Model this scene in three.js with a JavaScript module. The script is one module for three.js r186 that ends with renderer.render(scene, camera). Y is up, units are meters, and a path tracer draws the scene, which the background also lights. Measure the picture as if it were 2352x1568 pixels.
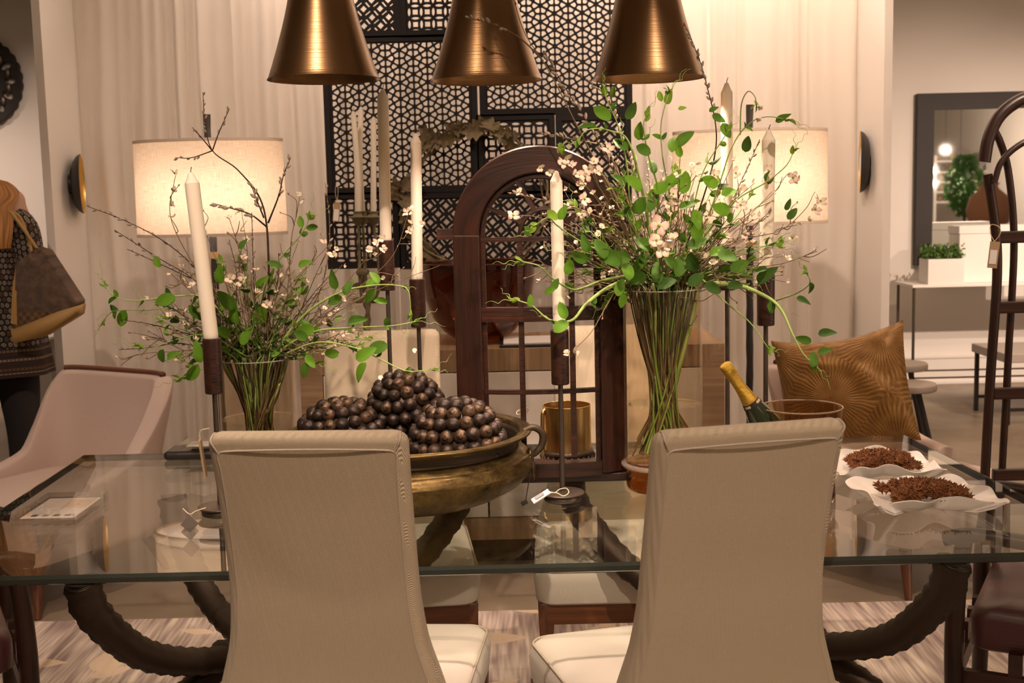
import * as THREE from 'three';
import { RoundedBoxGeometry } from 'three/addons/geometries/RoundedBoxGeometry.js';
import { RectAreaLightUniformsLib } from 'three/addons/lights/RectAreaLightUniformsLib.js';
import * as BGU from 'three/addons/utils/BufferGeometryUtils.js';
import { MarchingCubes } from 'three/addons/objects/MarchingCubes.js';
import { ImprovedNoise } from 'three/addons/math/ImprovedNoise.js';

// ------------------------------------------------------------------ camera, sky, exposure, large lights
const scene = new THREE.Scene();
scene.background = new THREE.Color(0x000000);
const renderer = new THREE.WebGLRenderer();
renderer.toneMapping = THREE.LinearToneMapping;
renderer.toneMappingExposure = 0.9;
renderer.shadowMap.enabled = true;
RectAreaLightUniformsLib.init();
const FOCAL = 2775, CX = 1176, CY = 784;
const camera = new THREE.PerspectiveCamera(2 * Math.atan(CY / FOCAL) * 180 / Math.PI, 2352 / 1568, 0.05, 60);
camera.rotation.order = 'YXZ';
camera.position.set(0, 1.57, 0);
camera.rotation.set(-6.84 * Math.PI / 180, 0, -0.0236);
camera.updateMatrixWorld();
camera.focus = 3.2; camera.userData.fStop = 6.0;
scene.add(camera);

// ceiling spotlights: [x, y, z, target x, y, z, candela, half-angle deg, soft edge]
const WARM = new THREE.Color().setRGB(1, 0.735, 0.585), LAMPLIGHT = new THREE.Color().setRGB(1, 0.81, 0.67), WARMER = new THREE.Color().setRGB(1, 0.675, 0.44);
const SPOTS = [
  [0.80, 3.12, -1.70, 0.25, 0.95, -3.3, 24, 22, 0.8],
  [-0.75, 3.12, -1.75, -0.55, 0.85, -3.4, 24, 27, 0.7],
  [0.15, 3.12, -0.30, 0.10, 0.55, -2.55, 17, 27, 0.8],
  [0.0, 3.12, -4.30, 0.0, 0.5, -4.9, 6, 40, 0.9],
  [4.1, 3.12, -4.7, 3.2, 0.95, -9.5, 62, 24, 0.9],
  [5.4, 3.12, -5.2, 4.8, 0.95, -9.5, 40, 26, 0.9],
  [2.9, 3.12, -5.6, 2.75, 0.0, -7.6, 14, 34, 1],
  [-2.9, 3.12, -7.6, -3.4, 1.2, -9.6, 10, 38, 1],
  [-4.7, 3.12, -7.6, -4.8, 1.2, -9.6, 16, 38, 1],
  [-0.95, 3.12, -4.2, -0.9, 1.75, -6.3, 7, 40, 1],
  [0.85, 3.12, -4.2, 1.05, 1.75, -6.3, 13, 40, 1],
  [-2.0, 3.12, -3.2, -2.3, 0.5, -5.2, 12, 30, 0.9],
  [2.0, 3.12, -3.4, 1.7, 0.6, -5.1, 12, 30, 0.9],
];
for (const [x, y, z, tx, ty, tz, cd, ang, pen] of SPOTS) {
  const l = new THREE.SpotLight(WARM, cd, 0, ang * Math.PI / 180, pen, 2);
  l.position.set(x, y, z); l.target.position.set(tx, ty, tz); l.castShadow = true; l.shadow.radius = 1.5;
  scene.add(l, l.target);
}
// long cove washing the curtains from above, and the soft bounce panel of the shop front behind the camera
const cove = new THREE.RectAreaLight(WARM, 15, 3.0, 0.16);
cove.position.set(0.25, 3.1, -6.05); cove.lookAt(0.25, 0.6, -6.3); scene.add(cove);
const backCove = new THREE.RectAreaLight(WARM, 21, 3.0, 0.16);
backCove.position.set(0.25, 3.1, -6.6); backCove.lookAt(0.25, 0, -6.75); scene.add(backCove);
const shop = new THREE.RectAreaLight(WARMER, 1.05, 4.5, 3.0);
shop.position.set(0.3, 3.1, 0.2); shop.lookAt(0.2, 0, -0.6); scene.add(shop);
const shop2 = new THREE.RectAreaLight(WARMER, 1.7, 4.0, 2.5);
shop2.position.set(3.6, 3.1, -6.2); shop2.lookAt(3.6, 0, -6.3); scene.add(shop2);
const shop3 = new THREE.RectAreaLight(WARMER, 0.6, 2.2, 3.0);
shop3.position.set(-4.0, 3.1, -6); shop3.lookAt(-4.0, 0, -6.1); scene.add(shop3);

// ------------------------------------------------------------------ helpers
let seed = 7;
const rnd = () => { seed = (seed * 1664525 + 1013904223) >>> 0; return seed / 4294967296; };
const reseed = (s) => { seed = s >>> 0; };
const rr = (a, b) => a + (b - a) * rnd();
const noiseGen = new ImprovedNoise();
const N3 = (x, y, z = 0) => noiseGen.noise(x, y, z);
const V = (x, y, z) => new THREE.Vector3(x, y, z);
const lerp = (a, b, t) => a + (b - a) * t;
const clamp = (x, a = 0, b = 1) => Math.min(b, Math.max(a, x));
const sstep = (a, b, x) => { const t = clamp((x - a) / (b - a)); return t * t * (3 - 2 * t); };
const curve1 = (pts, x) => { // piecewise smooth interpolation of [x, y] pairs
  const n = pts.length; if (x <= pts[0][0]) return pts[0][1];
  const sl = (i) => (pts[i + 1][1] - pts[i][1]) / (pts[i + 1][0] - pts[i][0]), tan = (i) => { if (i === 0) return sl(0); if (i === n - 1) return sl(n - 2); const a = sl(i - 1), b = sl(i); return a * b <= 0 ? 0 : 2 * a * b / (a + b); };
  for (let i = 1; i < n; i++) if (x <= pts[i][0]) { const h = pts[i][0] - pts[i - 1][0], t = (x - pts[i - 1][0]) / h, t2 = t * t, t3 = t2 * t; return (2 * t3 - 3 * t2 + 1) * pts[i - 1][1] + (t3 - 2 * t2 + t) * h * tan(i - 1) + (3 * t2 - 2 * t3) * pts[i][1] + (t3 - t2) * h * tan(i); }
  return pts[n - 1][1];
};
// a place in the room: the line of sight of a photo pixel met with the upright plane at depth z, or with the level plane at height y
function P(px, py, z) {
  const d = V((px - CX) / FOCAL, -(py - CY) / FOCAL, -1).applyQuaternion(camera.quaternion);
  return d.multiplyScalar(z / -d.z).add(camera.position);
}
function PY(px, py, y) {
  const d = V((px - CX) / FOCAL, -(py - CY) / FOCAL, -1).applyQuaternion(camera.quaternion);
  return d.multiplyScalar((y - camera.position.y) / d.y).add(camera.position);
}
const counts = {};
const numbered = (n) => { const k = counts[n] = (counts[n] ?? -1) + 1; return k ? n + '_' + String(k).padStart(3, '0') : n; };
function tag(o, label, category, group, kind) {
  o.userData.label = label; o.userData.category = category;
  if (group) o.userData.group = group;
  if (kind) o.userData.kind = kind;
  return o;
}
function thing(name, label, category, pos = [0, 0, 0], turn = 0, group) {
  const o = new THREE.Group(); o.name = numbered(name); scene.add(o);
  o.position.set(...(pos.isVector3 ? pos.toArray() : pos)); o.rotation.y = turn;
  return tag(o, label, category, group);
}
function solo(name, label, category, geo, m, group, kind) {
  const o = new THREE.Mesh(geo, m); o.name = numbered(name); o.castShadow = o.receiveShadow = true; scene.add(o);
  return tag(o, label, category, group, kind);
}
function part(parent, name, geo, m, label) {
  const o = new THREE.Mesh(geo, m); o.name = name; o.castShadow = o.receiveShadow = true;
  if (label) o.userData.label = label;
  parent.add(o); return o;
}
function struct(name, geo, m) {
  const o = new THREE.Mesh(geo, m); o.name = name; o.castShadow = o.receiveShadow = true; o.userData.kind = 'structure'; scene.add(o); return o;
}
function copyOf(root, label, pos, turn, group) {
  const c = root.clone(); c.name = numbered(root.name.replace(/_\d+$/, '')); c.userData = { ...root.userData, label };
  if (group) c.userData.group = group;
  if (pos) c.position.set(...pos);
  if (turn !== undefined) c.rotation.y = turn;
  scene.add(c); return c;
}
// geometry
const M4 = (x = 0, y = 0, z = 0, rx = 0, ry = 0, rz = 0, sx = 1, sy = sx, sz = sx) => new THREE.Matrix4().compose(V(x, y, z), new THREE.Quaternion().setFromEuler(new THREE.Euler(rx, ry, rz)), V(sx, sy, sz));
function mg(list) {
  const l = list.map((g) => {
    const n = g.index ? g.toNonIndexed() : g.clone();
    for (const k of Object.keys(n.attributes)) if (!['position', 'normal', 'uv'].includes(k)) n.deleteAttribute(k);
    if (!n.attributes.uv) n.setAttribute('uv', new THREE.BufferAttribute(new Float32Array(n.attributes.position.count * 2), 2));
    n.morphAttributes = {}; return n;
  });
  return l.length === 1 ? l[0] : BGU.mergeGeometries(l);
}
// uv in metres, looked up along the axis each face points to
function metre(g, grain = 'x') {
  const n = g.index ? g.toNonIndexed() : g, p = n.attributes.position, q = n.attributes.normal, uv = new Float32Array(p.count * 2);
  for (let i = 0; i < p.count; i++) {
    const a = Math.abs(q.getX(i)), b = Math.abs(q.getY(i)), c = Math.abs(q.getZ(i)), x = p.getX(i), y = p.getY(i), z = p.getZ(i);
    let u, v;
    if (b >= a && b >= c) { u = x; v = z; } else if (c >= a) { u = x; v = y; } else { u = z; v = y; }
    if (grain === 'y') [u, v] = [v, u];
    uv[i * 2] = u; uv[i * 2 + 1] = v;
  }
  n.setAttribute('uv', new THREE.BufferAttribute(uv, 2)); return n;
}
const box = (w, h, d, x = 0, y = 0, z = 0, rx = 0, ry = 0, rz = 0) => metre(new THREE.BoxGeometry(w, h, d)).applyMatrix4(M4(x, y, z, rx, ry, rz));
const rbox = (w, h, d, r, x = 0, y = 0, z = 0, rx = 0, ry = 0, rz = 0, s = 3) => metre(new RoundedBoxGeometry(w, h, d, s, r)).applyMatrix4(M4(x, y, z, rx, ry, rz));
const lathe = (pts, seg = 48, x = 0, y = 0, z = 0) => new THREE.LatheGeometry(pts.map(([r, h]) => new THREE.Vector2(Math.max(r, 1e-5), h)), seg).translate(x, y, z);
const cyl = (r0, r1, h, x = 0, y = 0, z = 0, seg = 24, rx = 0, ry = 0, rz = 0) => new THREE.CylinderGeometry(r1, r0, h, seg).applyMatrix4(M4(x, y, z, rx, ry, rz));
const ball = (r, x = 0, y = 0, z = 0, sx = 1, sy = 1, sz = 1, a = 16, b = 12) => new THREE.SphereGeometry(r, a, b).applyMatrix4(M4(x, y, z, 0, 0, 0, sx, sy, sz));
// a tube through points with a radius that may change along it; uv: u along in metres, v round
function tube(pts, rad, seg = 24, sides = 8, closed = false, tension = 0.5) {
  const c = new THREE.CatmullRomCurve3(pts.map((p) => p.isVector3 ? p : V(...p)), closed, 'catmullrom', tension);
  const fr = c.computeFrenetFrames(seg, closed), len = c.getLength(), pos = [], nor = [], uv = [], idx = [];
  const R = typeof rad === 'function' ? rad : () => rad;
  for (let i = 0; i <= seg; i++) {
    const t = i / seg, p = c.getPointAt(t), n = fr.normals[i], b = fr.binormals[i], r = R(t);
    for (let j = 0; j <= sides; j++) {
      const a = j / sides * Math.PI * 2, k = n.clone().multiplyScalar(Math.cos(a)).addScaledVector(b, Math.sin(a));
      pos.push(p.x + k.x * r, p.y + k.y * r, p.z + k.z * r); nor.push(k.x, k.y, k.z); uv.push(t * len, j / sides * Math.PI * 2 * r);
    }
  }
  for (let i = 0; i < seg; i++) for (let j = 0; j < sides; j++) { const a = i * (sides + 1) + j, b = a + sides + 1; idx.push(a, a + 1, b, b, a + 1, b + 1); }
  if (!closed) for (const [i, s] of [[0, -1], [seg, 1]]) {
    const p = c.getPointAt(i / seg), tt = fr.tangents[i], k = pos.length / 3;
    pos.push(p.x, p.y, p.z); nor.push(tt.x * s, tt.y * s, tt.z * s); uv.push(0, 0);
    for (let j = 0; j < sides; j++) { const a = i * (sides + 1) + j; s < 0 ? idx.push(k, a + 1, a) : idx.push(k, a, a + 1); }
  }
  const g = new THREE.BufferGeometry();
  g.setAttribute('position', new THREE.Float32BufferAttribute(pos, 3)); g.setAttribute('normal', new THREE.Float32BufferAttribute(nor, 3)); g.setAttribute('uv', new THREE.Float32BufferAttribute(uv, 2)); g.setIndex(idx);
  return g;
}
// a straight bar between two points
function bar(a, b, w, d = w) {
  const A = a.isVector3 ? a : V(...a), B = b.isVector3 ? b : V(...b), dir = B.clone().sub(A), L = dir.length();
  const g = metre(new THREE.BoxGeometry(w, L, d), 'y');
  const q = new THREE.Quaternion().setFromUnitVectors(V(0, 1, 0), dir.normalize());
  return g.applyMatrix4(new THREE.Matrix4().compose(A.clone().add(B).multiplyScalar(0.5), q, V(1, 1, 1)));
}
// skin over rings of points (rows x columns); rings closed round, optional end caps
function skin(rows, closedRound = true, capA = false, capB = false, uvOf) {
  const n = rows[0].length, pos = [], uv = [], idx = [], cols = closedRound ? n + 1 : n;
  rows.forEach((r, i) => { for (let j = 0; j < cols; j++) { const p = r[j % n]; pos.push(p.x, p.y, p.z); uv.push(...(uvOf ? uvOf(i, j, p) : [j / (cols - 1), i / (rows.length - 1)])); } });
  for (let i = 0; i < rows.length - 1; i++) for (let j = 0; j < cols - 1; j++) { const a = i * cols + j, b = a + cols; idx.push(a, a + 1, b, b, a + 1, b + 1); }
  const cap = (i, flip) => { const c = rows[i].reduce((s, p) => s.add(p), V(0, 0, 0)).multiplyScalar(1 / n), k = pos.length / 3; pos.push(c.x, c.y, c.z); uv.push(...(uvOf ? uvOf(i, 0, c) : [0.5, 0.5])); for (let j = 0; j < cols - 1; j++) { const a = i * cols + j; flip ? idx.push(k, a + 1, a) : idx.push(k, a, a + 1); } };
  if (capA) cap(0, true); if (capB) cap(rows.length - 1, false);
  const g = new THREE.BufferGeometry();
  g.setAttribute('position', new THREE.Float32BufferAttribute(pos, 3)); g.setAttribute('uv', new THREE.Float32BufferAttribute(uv, 2)); g.setIndex(idx); g.computeVertexNormals();
  if (closedRound) { // weld the seam's normals
    const q = g.attributes.normal;
    for (let i = 0; i < rows.length; i++) { const a = i * cols, b = a + n, v = V(q.getX(a) + q.getX(b), q.getY(a) + q.getY(b), q.getZ(a) + q.getZ(b)).normalize(); q.setXYZ(a, v.x, v.y, v.z); q.setXYZ(b, v.x, v.y, v.z); }
  }
  return g;
}
// ring of a rounded rectangle in local x/z at height y
function rrect(hw, hd, r, y, cx = 0, cz = 0, k = 5) {
  const out = [];
  for (const [sx, sz, a0] of [[1, 1, 0], [-1, 1, 90], [-1, -1, 180], [1, -1, 270]]) for (let i = 0; i <= k; i++) {
    const a = (a0 + 90 * i / k) * Math.PI / 180; out.push(V(cx + sx * (hw - r) + Math.cos(a) * r, y, cz + sz * (hd - r) + Math.sin(a) * r));
  }
  return out;
}
function extr(shape, depth, bevel = 0, steps = 1, curveSegments = 12) {
  return new THREE.ExtrudeGeometry(shape, { depth, steps, curveSegments, bevelEnabled: bevel > 0, bevelSize: bevel, bevelThickness: bevel, bevelSegments: 2 });
}
// a beam of rectangular section bent along an arc about (0, cy)
function arcBeam(r0, r1, z0, z1, cy, bowOf = () => 0, a0 = 0, a1 = Math.PI, n = 72, cx = 0) {
  const rows = []; for (let i = 0; i <= n; i++) { const a = lerp(a0, a1, i / n), e = 0.004, p = (r, z) => { const x = Math.cos(a) * r + cx; return V(x, cy + Math.sin(a) * r, z + bowOf(x)); }; rows.push([p(r0 + e, z1), p(r1 - e, z1), p(r1, z1 - e), p(r1, z0), p(r0, z0), p(r0, z1 - e)]); }
  const g = skin(rows, true, true, true, (i, j, p) => [i / n * r1 * (a1 - a0), p.z + j * 0.05]); return BGU.toCreasedNormals(g, 0.6);
}
const poly = (pts) => new THREE.Shape(pts.map(([x, y]) => new THREE.Vector2(x, y)));

// ------------------------------------------------------------------ textures
function dtex(w, h, f, { srgb = true, rep = [1, 1] } = {}) {
  const d = new Uint8Array(w * h * 4);
  for (let y = 0; y < h; y++) for (let x = 0; x < w; x++) { const c = f(x / w, y / h, x, y), o = (y * w + x) * 4; d[o] = clamp(c[0]) * 255; d[o + 1] = clamp(c[1]) * 255; d[o + 2] = clamp(c[2]) * 255; d[o + 3] = 255; }
  const t = new THREE.DataTexture(d, w, h); t.magFilter = THREE.LinearFilter; t.wrapS = t.wrapT = THREE.RepeatWrapping; t.repeat.set(...rep);
  if (srgb) t.colorSpace = THREE.SRGBColorSpace;
  t.needsUpdate = true; return t;
}
const g1 = (f) => (u, v, x, y) => { const k = f(u, v, x, y); return [k, k, k]; };
// noise that tiles over the unit square
const tn = (u, v, fx, fy, s = 0) => { const a = N3(u * fx, v * fy, s), b = N3((u - 1) * fx, v * fy, s), c = N3(u * fx, (v - 1) * fy, s), d = N3((u - 1) * fx, (v - 1) * fy, s); return lerp(lerp(a, b, u), lerp(c, d, u), v); };
const fbm = (u, v, f, s = 0) => tn(u, v, f, f, s) * 0.55 + tn(u, v, f * 2, f * 2, s + 3) * 0.28 + tn(u, v, f * 4, f * 4, s + 7) * 0.17;
const mixc = (a, b, t) => [lerp(a[0], b[0], t), lerp(a[1], b[1], t), lerp(a[2], b[2], t)];
const std = (o) => new THREE.MeshStandardMaterial(o);
const phy = (o) => new THREE.MeshPhysicalMaterial(o);

// herringbone: columns 10 mm wide of slanting yarns, six columns to the tile of 60 mm
const herr = (u, v) => { const c = Math.floor(u * 6), f = u * 6 - c, s = c % 2 ? f : 1 - f; return 0.5 + 0.5 * Math.sin((v * 18 + s * 4.4) * Math.PI * 2) * sstep(0, 0.07, Math.min(f, 1 - f)); };
const HERR = dtex(512, 512, (u, v, x, y) => { const h = herr(u, v), n = (((x * 7919 + y * 104729) % 97) / 97 - 0.5) * 0.05; return mixc([0.57, 0.52, 0.43], [0.93, 0.89, 0.80], clamp(h + n)); }, { rep: [1 / 0.06, 1 / 0.06] });
const HERRB = dtex(512, 512, g1((u, v) => herr(u, v)), { srgb: false, rep: [1 / 0.06, 1 / 0.06] });
const WOODK = (rep, dark, light, s) => dtex(256, 512, (u, v) => { const w = tn(u, v, 3, 22, s) * 0.5 + tn(u, v, 7, 90, s + 2) * 0.35 + tn(u, v, 2, 5, s + 5) * 0.4; return mixc(dark, light, clamp(0.5 + w * 1.15)); }, { rep });
const WDARK = WOODK([1.6, 3.2], [0.09, 0.042, 0.021], [0.27, 0.13, 0.066], 1);
const WMID = WOODK([1.2, 2.6], [0.30, 0.17, 0.10], [0.46, 0.28, 0.17], 11);
const WOAK = WOODK([1.1, 2.4], [0.50, 0.40, 0.29], [0.66, 0.55, 0.42], 21);
const GRAIN = dtex(256, 512, g1((u, v) => 0.5 + tn(u, v, 6, 80, 4) * 0.6 + tn(u, v, 12, 150, 9) * 0.4), { srgb: false, rep: [1.6, 3.2] });
const LINEN = dtex(512, 512, (u, v) => { const a = tn(u, v, 180, 7, 1) * 0.55 + tn(u, v, 7, 180, 2) * 0.55, k = 0.5 + a; return mixc([0.78, 0.70, 0.61], [0.97, 0.92, 0.85], clamp(k)); }, { rep: [3, 3] });
const SPECK = dtex(256, 256, g1((u, v) => 0.5 + fbm(u, v, 6, 2) * 0.9), { srgb: false, rep: [2, 2] });
const FINE = dtex(256, 256, g1((u, v) => 0.5 + fbm(u, v, 24, 5) * 0.9), { srgb: false, rep: [4, 4] });
const BRUSH = dtex(64, 512, g1((u, v) => 0.5 + tn(u, v, 1.5, 200, 3) * 0.8 + tn(u, v, 2, 60, 5) * 0.3), { srgb: false, rep: [1, 3] });

// ------------------------------------------------------------------ materials
const M = {
  wall: std({ color: new THREE.Color().setRGB(0.80, 0.765, 0.71), roughness: 0.9, bumpMap: FINE, bumpScale: 0.0004 }),
  ceiling: std({ color: new THREE.Color().setRGB(0.78, 0.75, 0.70), roughness: 0.95 }),
  trim: std({ color: new THREE.Color().setRGB(0.78, 0.75, 0.70), roughness: 0.5 }),
  herr: phy({ map: HERR, color: new THREE.Color().setRGB(0.96, 0.93, 0.88), roughness: 0.92, bumpMap: HERRB, bumpScale: 0.0005, sheen: 0.25, sheenRoughness: 0.7, sheenColor: new THREE.Color().setRGB(1, 0.95, 0.88) }),
  seatCloth: phy({ color: new THREE.Color().setRGB(0.66, 0.61, 0.53), roughness: 0.85, bumpMap: FINE, bumpScale: 0.0005, sheen: 0.2, sheenColor: new THREE.Color(1, 1, 1) }),
  welt: std({ color: new THREE.Color().setRGB(0.47, 0.41, 0.325), roughness: 0.9 }),
  blush: phy({ color: new THREE.Color().setRGB(0.62, 0.50, 0.44), roughness: 0.9, bumpMap: FINE, bumpScale: 0.0006, sheen: 0.3, sheenColor: new THREE.Color().setRGB(1, 0.9, 0.85) }),
  wdark: phy({ map: WDARK, roughness: 0.42, bumpMap: GRAIN, bumpScale: 0.0004, clearcoat: 0.25, clearcoatRoughness: 0.3 }),
  wmid: phy({ map: WMID, roughness: 0.42, bumpMap: GRAIN, bumpScale: 0.0003, clearcoat: 0.3, clearcoatRoughness: 0.3 }),
  woak: std({ map: WOAK, roughness: 0.6, bumpMap: GRAIN, bumpScale: 0.0004 }),
  espresso: std({ color: new THREE.Color().setRGB(0.016, 0.012, 0.009), roughness: 0.6, bumpMap: GRAIN, bumpScale: 0.0004 }),
  iron: std({ color: new THREE.Color().setRGB(0.045, 0.03, 0.02), roughness: 0.5, metalness: 0.6, bumpMap: SPECK, bumpScale: 0.0012 }),
  black: std({ color: new THREE.Color().setRGB(0.02, 0.018, 0.016), roughness: 0.42 }),
  greymetal: std({ color: new THREE.Color().setRGB(0.15, 0.122, 0.098), roughness: 0.38, metalness: 0.9 }),
  brass: phy({ color: new THREE.Color().setRGB(0.205, 0.122, 0.058), roughness: 0.31, metalness: 1, bumpMap: BRUSH, bumpScale: 0.00025 }),
  brassBright: phy({ color: new THREE.Color().setRGB(0.72, 0.50, 0.20), roughness: 0.3, metalness: 1, bumpMap: BRUSH, bumpScale: 0.0001 }),
  wax: phy({ color: new THREE.Color().setRGB(0.90, 0.83, 0.68), roughness: 0.6, transmission: 0.22, thickness: 0, sheen: 0.1, sheenColor: new THREE.Color(1, 1, 1), specularIntensity: 0.6 }),
  pane: phy({ color: new THREE.Color().setRGB(0.915, 0.935, 0.90), roughness: 0, transmission: 1, thickness: 0, ior: 1.5 }),
  vase: phy({ color: new THREE.Color().setRGB(0.925, 0.89, 0.83), roughness: 0, transmission: 1, thickness: 0, ior: 1.45 }),
  smoke: phy({ color: new THREE.Color().setRGB(0.85, 0.73, 0.56), roughness: 0, transmission: 1, thickness: 0, ior: 1.5 }),
  amber: phy({ color: new THREE.Color().setRGB(0.53, 0.31, 0.21), roughness: 0.02, transmission: 1, thickness: 0, ior: 1.5 }),
  acrylic: phy({ color: new THREE.Color().setRGB(0.95, 0.95, 0.94), roughness: 0, transmission: 1, thickness: 0, ior: 1.49 }),
  paper: std({ color: new THREE.Color().setRGB(0.82, 0.79, 0.73), roughness: 0.85 }),
  kraft: std({ color: new THREE.Color().setRGB(0.42, 0.29, 0.16), roughness: 0.9 }),
  string: std({ color: new THREE.Color().setRGB(0.72, 0.60, 0.40), roughness: 0.9 }),
  white: std({ color: new THREE.Color().setRGB(0.82, 0.79, 0.74), roughness: 0.55 }),
  porcelain: phy({ color: new THREE.Color().setRGB(0.86, 0.82, 0.75), roughness: 0.3, clearcoat: 0.4, clearcoatRoughness: 0.15 }),
  leather: phy({ color: new THREE.Color().setRGB(0.075, 0.024, 0.024), roughness: 0.36, bumpMap: FINE, bumpScale: 0.0006, clearcoat: 0.2, clearcoatRoughness: 0.3 }),
  cream: std({ color: new THREE.Color().setRGB(0.74, 0.70, 0.62), roughness: 0.5 }),
};
// ------------------------------------------------------------------ the setting
{ // polished concrete floor, ceiling and walls of the shop (all with thickness)
  const conc = dtex(512, 512, (u, v) => mixc([0.46, 0.41, 0.345], [0.60, 0.545, 0.465], clamp(0.5 + fbm(u, v, 5, 1) * 1.1 + fbm(u, v, 30, 4) * 0.35)), { rep: [0.3, 0.3] });
  const rough = dtex(256, 256, g1((u, v) => clamp(0.42 + fbm(u, v, 6, 8) * 0.35)), { srgb: false, rep: [0.4, 0.4] });
  struct('floor', box(15, 0.2, 16, 0.5, -0.1, -4), std({ map: conc, roughnessMap: rough, roughness: 1 }));
  struct('ceiling', box(15, 0.2, 16, 0.5, 3.3, -4), M.ceiling);
  struct('wall_back', box(15, 3.4, 0.2, 0.5, 1.6, -9.6 - 0.1), M.wall);
  struct('wall_front', box(15, 3.4, 0.2, 0.5, 1.6, 4.1), M.wall);
  struct('wall_left', box(0.2, 3.4, 16, -7.1, 1.6, -4), M.wall);
  struct('wall_right', box(0.2, 3.4, 16, 8.1, 1.6, -4), M.wall);
  struct('baseboard_back', mg([box(5, 0.2, 0.025, -4.6, 0.1, -9.5875), rbox(5, 0.03, 0.035, 0.01, -4.6, 0.215, -9.583), box(6.4, 0.2, 0.025, 4.9, 0.1, -9.5875), rbox(6.4, 0.03, 0.035, 0.01, 4.9, 0.215, -9.583), box(6.4, 0.02, 0.04, 4.9, 0.01, -9.58)]), M.trim);
  // the curtained alcove: two side walls and its own back wall
  const xl = P(110, 300, 5.9).x, xr = P(2029, 300, 5.9).x;
  struct('wall_alcove_left', box(0.04, 3.2, 1.3, xl - 0.02, 1.6, -6.55), M.wall);
  struct('wall_alcove_right', box(0.04, 3.2, 1.3, xr + 0.02, 1.6, -6.55), M.wall);
  struct('wall_alcove_back', box(xr - xl + 0.08, 3.2, 0.12, (xl + xr) / 2, 1.6, -7.26), M.wall);
}
{ // rug: streaky grey ground, combed in several directions, with pale leaf shapes
  reseed(31);
  const leaves = [];
  for (let i = 0; i < 95; i++) leaves.push([rnd(), rnd(), rr(0, Math.PI), rr(0.028, 0.06), rr(0.35, 0.55)]);
  const S = 1024;
  const tex = dtex(S, S, (u, v) => {
    const U = u + N3(u * 6, v * 5, 3) * 0.006, W = v;
    let k = 0.5 + N3(U * 230, W * 14, 1) * 0.5 + N3(U * 80, W * 8, 5) * 0.55 + N3(u * 8, v * 8, 2) * 0.35, pale = 0;
    for (const [x, y, r, L, w] of leaves) {
      let dx = u - x, dy = v - y; dx -= Math.round(dx); dy -= Math.round(dy);
      if (Math.abs(dx) > 0.07 || Math.abs(dy) > 0.07) continue;
      const p = (dx * Math.cos(r) + dy * Math.sin(r)) / L, q = (-dx * Math.sin(r) + dy * Math.cos(r)) / L;
      if (Math.abs(p) < 1) { const e = w * (1 - p * p) * (1 + 0.35 * p); if (Math.abs(q) < e) pale = Math.max(pale, sstep(e, e - 0.06, Math.abs(q))); }
    }
    const ground = mixc([0.56, 0.49, 0.47], [0.90, 0.85, 0.79], clamp(k + 0.06));
    return mixc(ground, [0.88 + N3(u * 300, v * 300) * 0.05, 0.80, 0.70], pale * 0.9);
  }, { rep: [1, 1] });
  const pile = dtex(256, 256, g1((u, v) => 0.5 + fbm(u, v, 40, 3)), { srgb: false, rep: [12, 9] });
  const g = new RoundedBoxGeometry(6.2, 0.014, 4.3, 2, 0.006);
  const uv = g.attributes.uv, p = g.attributes.position;
  for (let i = 0; i < uv.count; i++) uv.setXY(i, p.getX(i) / 2.6, p.getZ(i) / 2.6);
  const o = solo('area_rug', 'large grey streaked rug with pale leaf shapes under the glass dining table', 'rug', g, std({ map: tex, roughness: 1, bumpMap: pile, bumpScale: 0.003 }));
  o.position.set(0, 0.007, -4.43 + 2.15);
}
{ // sheer curtains: five hung panels side by side, each a deeply folded cloth
  const cloth = phy({ color: new THREE.Color().setRGB(0.83, 0.785, 0.72), roughness: 0.95, transmission: 0.34, thickness: 0, specularIntensity: 0.2, side: THREE.DoubleSide });
  const x0 = P(178, 500, 6.35).x + 0.035, x1 = P(1990, 500, 6.35).x, n = 5;
  reseed(5);
  const where = ['beside the left wall lamp', 'behind the left drum lamp', 'behind the fretwork screen', 'between fretwork screen and right drum lamp', 'furthest right, next to the right wall lamp'];
  const rodY = 3.02;
  for (let k = 0; k < n; k++) {
    const a = lerp(x0, x1, k / n), b = lerp(x0, x1, (k + 1) / n) - 0.004, cols = 150, rows = [];
    const ph = rnd() * 9;
    for (let i = 0; i <= 14; i++) {
      const y = lerp(0.02, 3.0, i / 14), row = [];
      for (let j = 0; j <= cols; j++) {
        const t = j / cols, x = lerp(a, b, t), w = x * 34 + ph + N3(x * 3, k, 2) * 6 + N3(x * 2.2, y * 0.8, 5) * 1.2;
        const d = (0.028 + 0.02 * N3(x * 4, 7, k)) * (0.75 + 0.25 * (1 - y / 3));
        row.push(V(x + Math.cos(w * 2) * 0.004, y, -6.35 + Math.sin(w) * d + Math.sin(w * 2.3 + 1) * 0.012));
      }
      rows.push(row);
    }
    const t = thing('sheer_curtain', 'off white sheer curtain panel in narrow folds, ' + where[k], 'curtain', [0, 0, 0], 0);
    part(t, 'cloth', skin(rows, false), cloth);
    part(t, 'heading_tape', box(b - a, 0.03, 0.05, (a + b) / 2, 3.0, -6.35), M.white);
  }
  const r = solo('curtain_rod', 'long metal curtain rod above the sheer curtains', 'curtain rod', cyl(0.014, 0.014, x1 - x0, (x0 + x1) / 2, rodY + 0.02, -6.35, 16, 0, 0, Math.PI / 2), M.greymetal);
}
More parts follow.
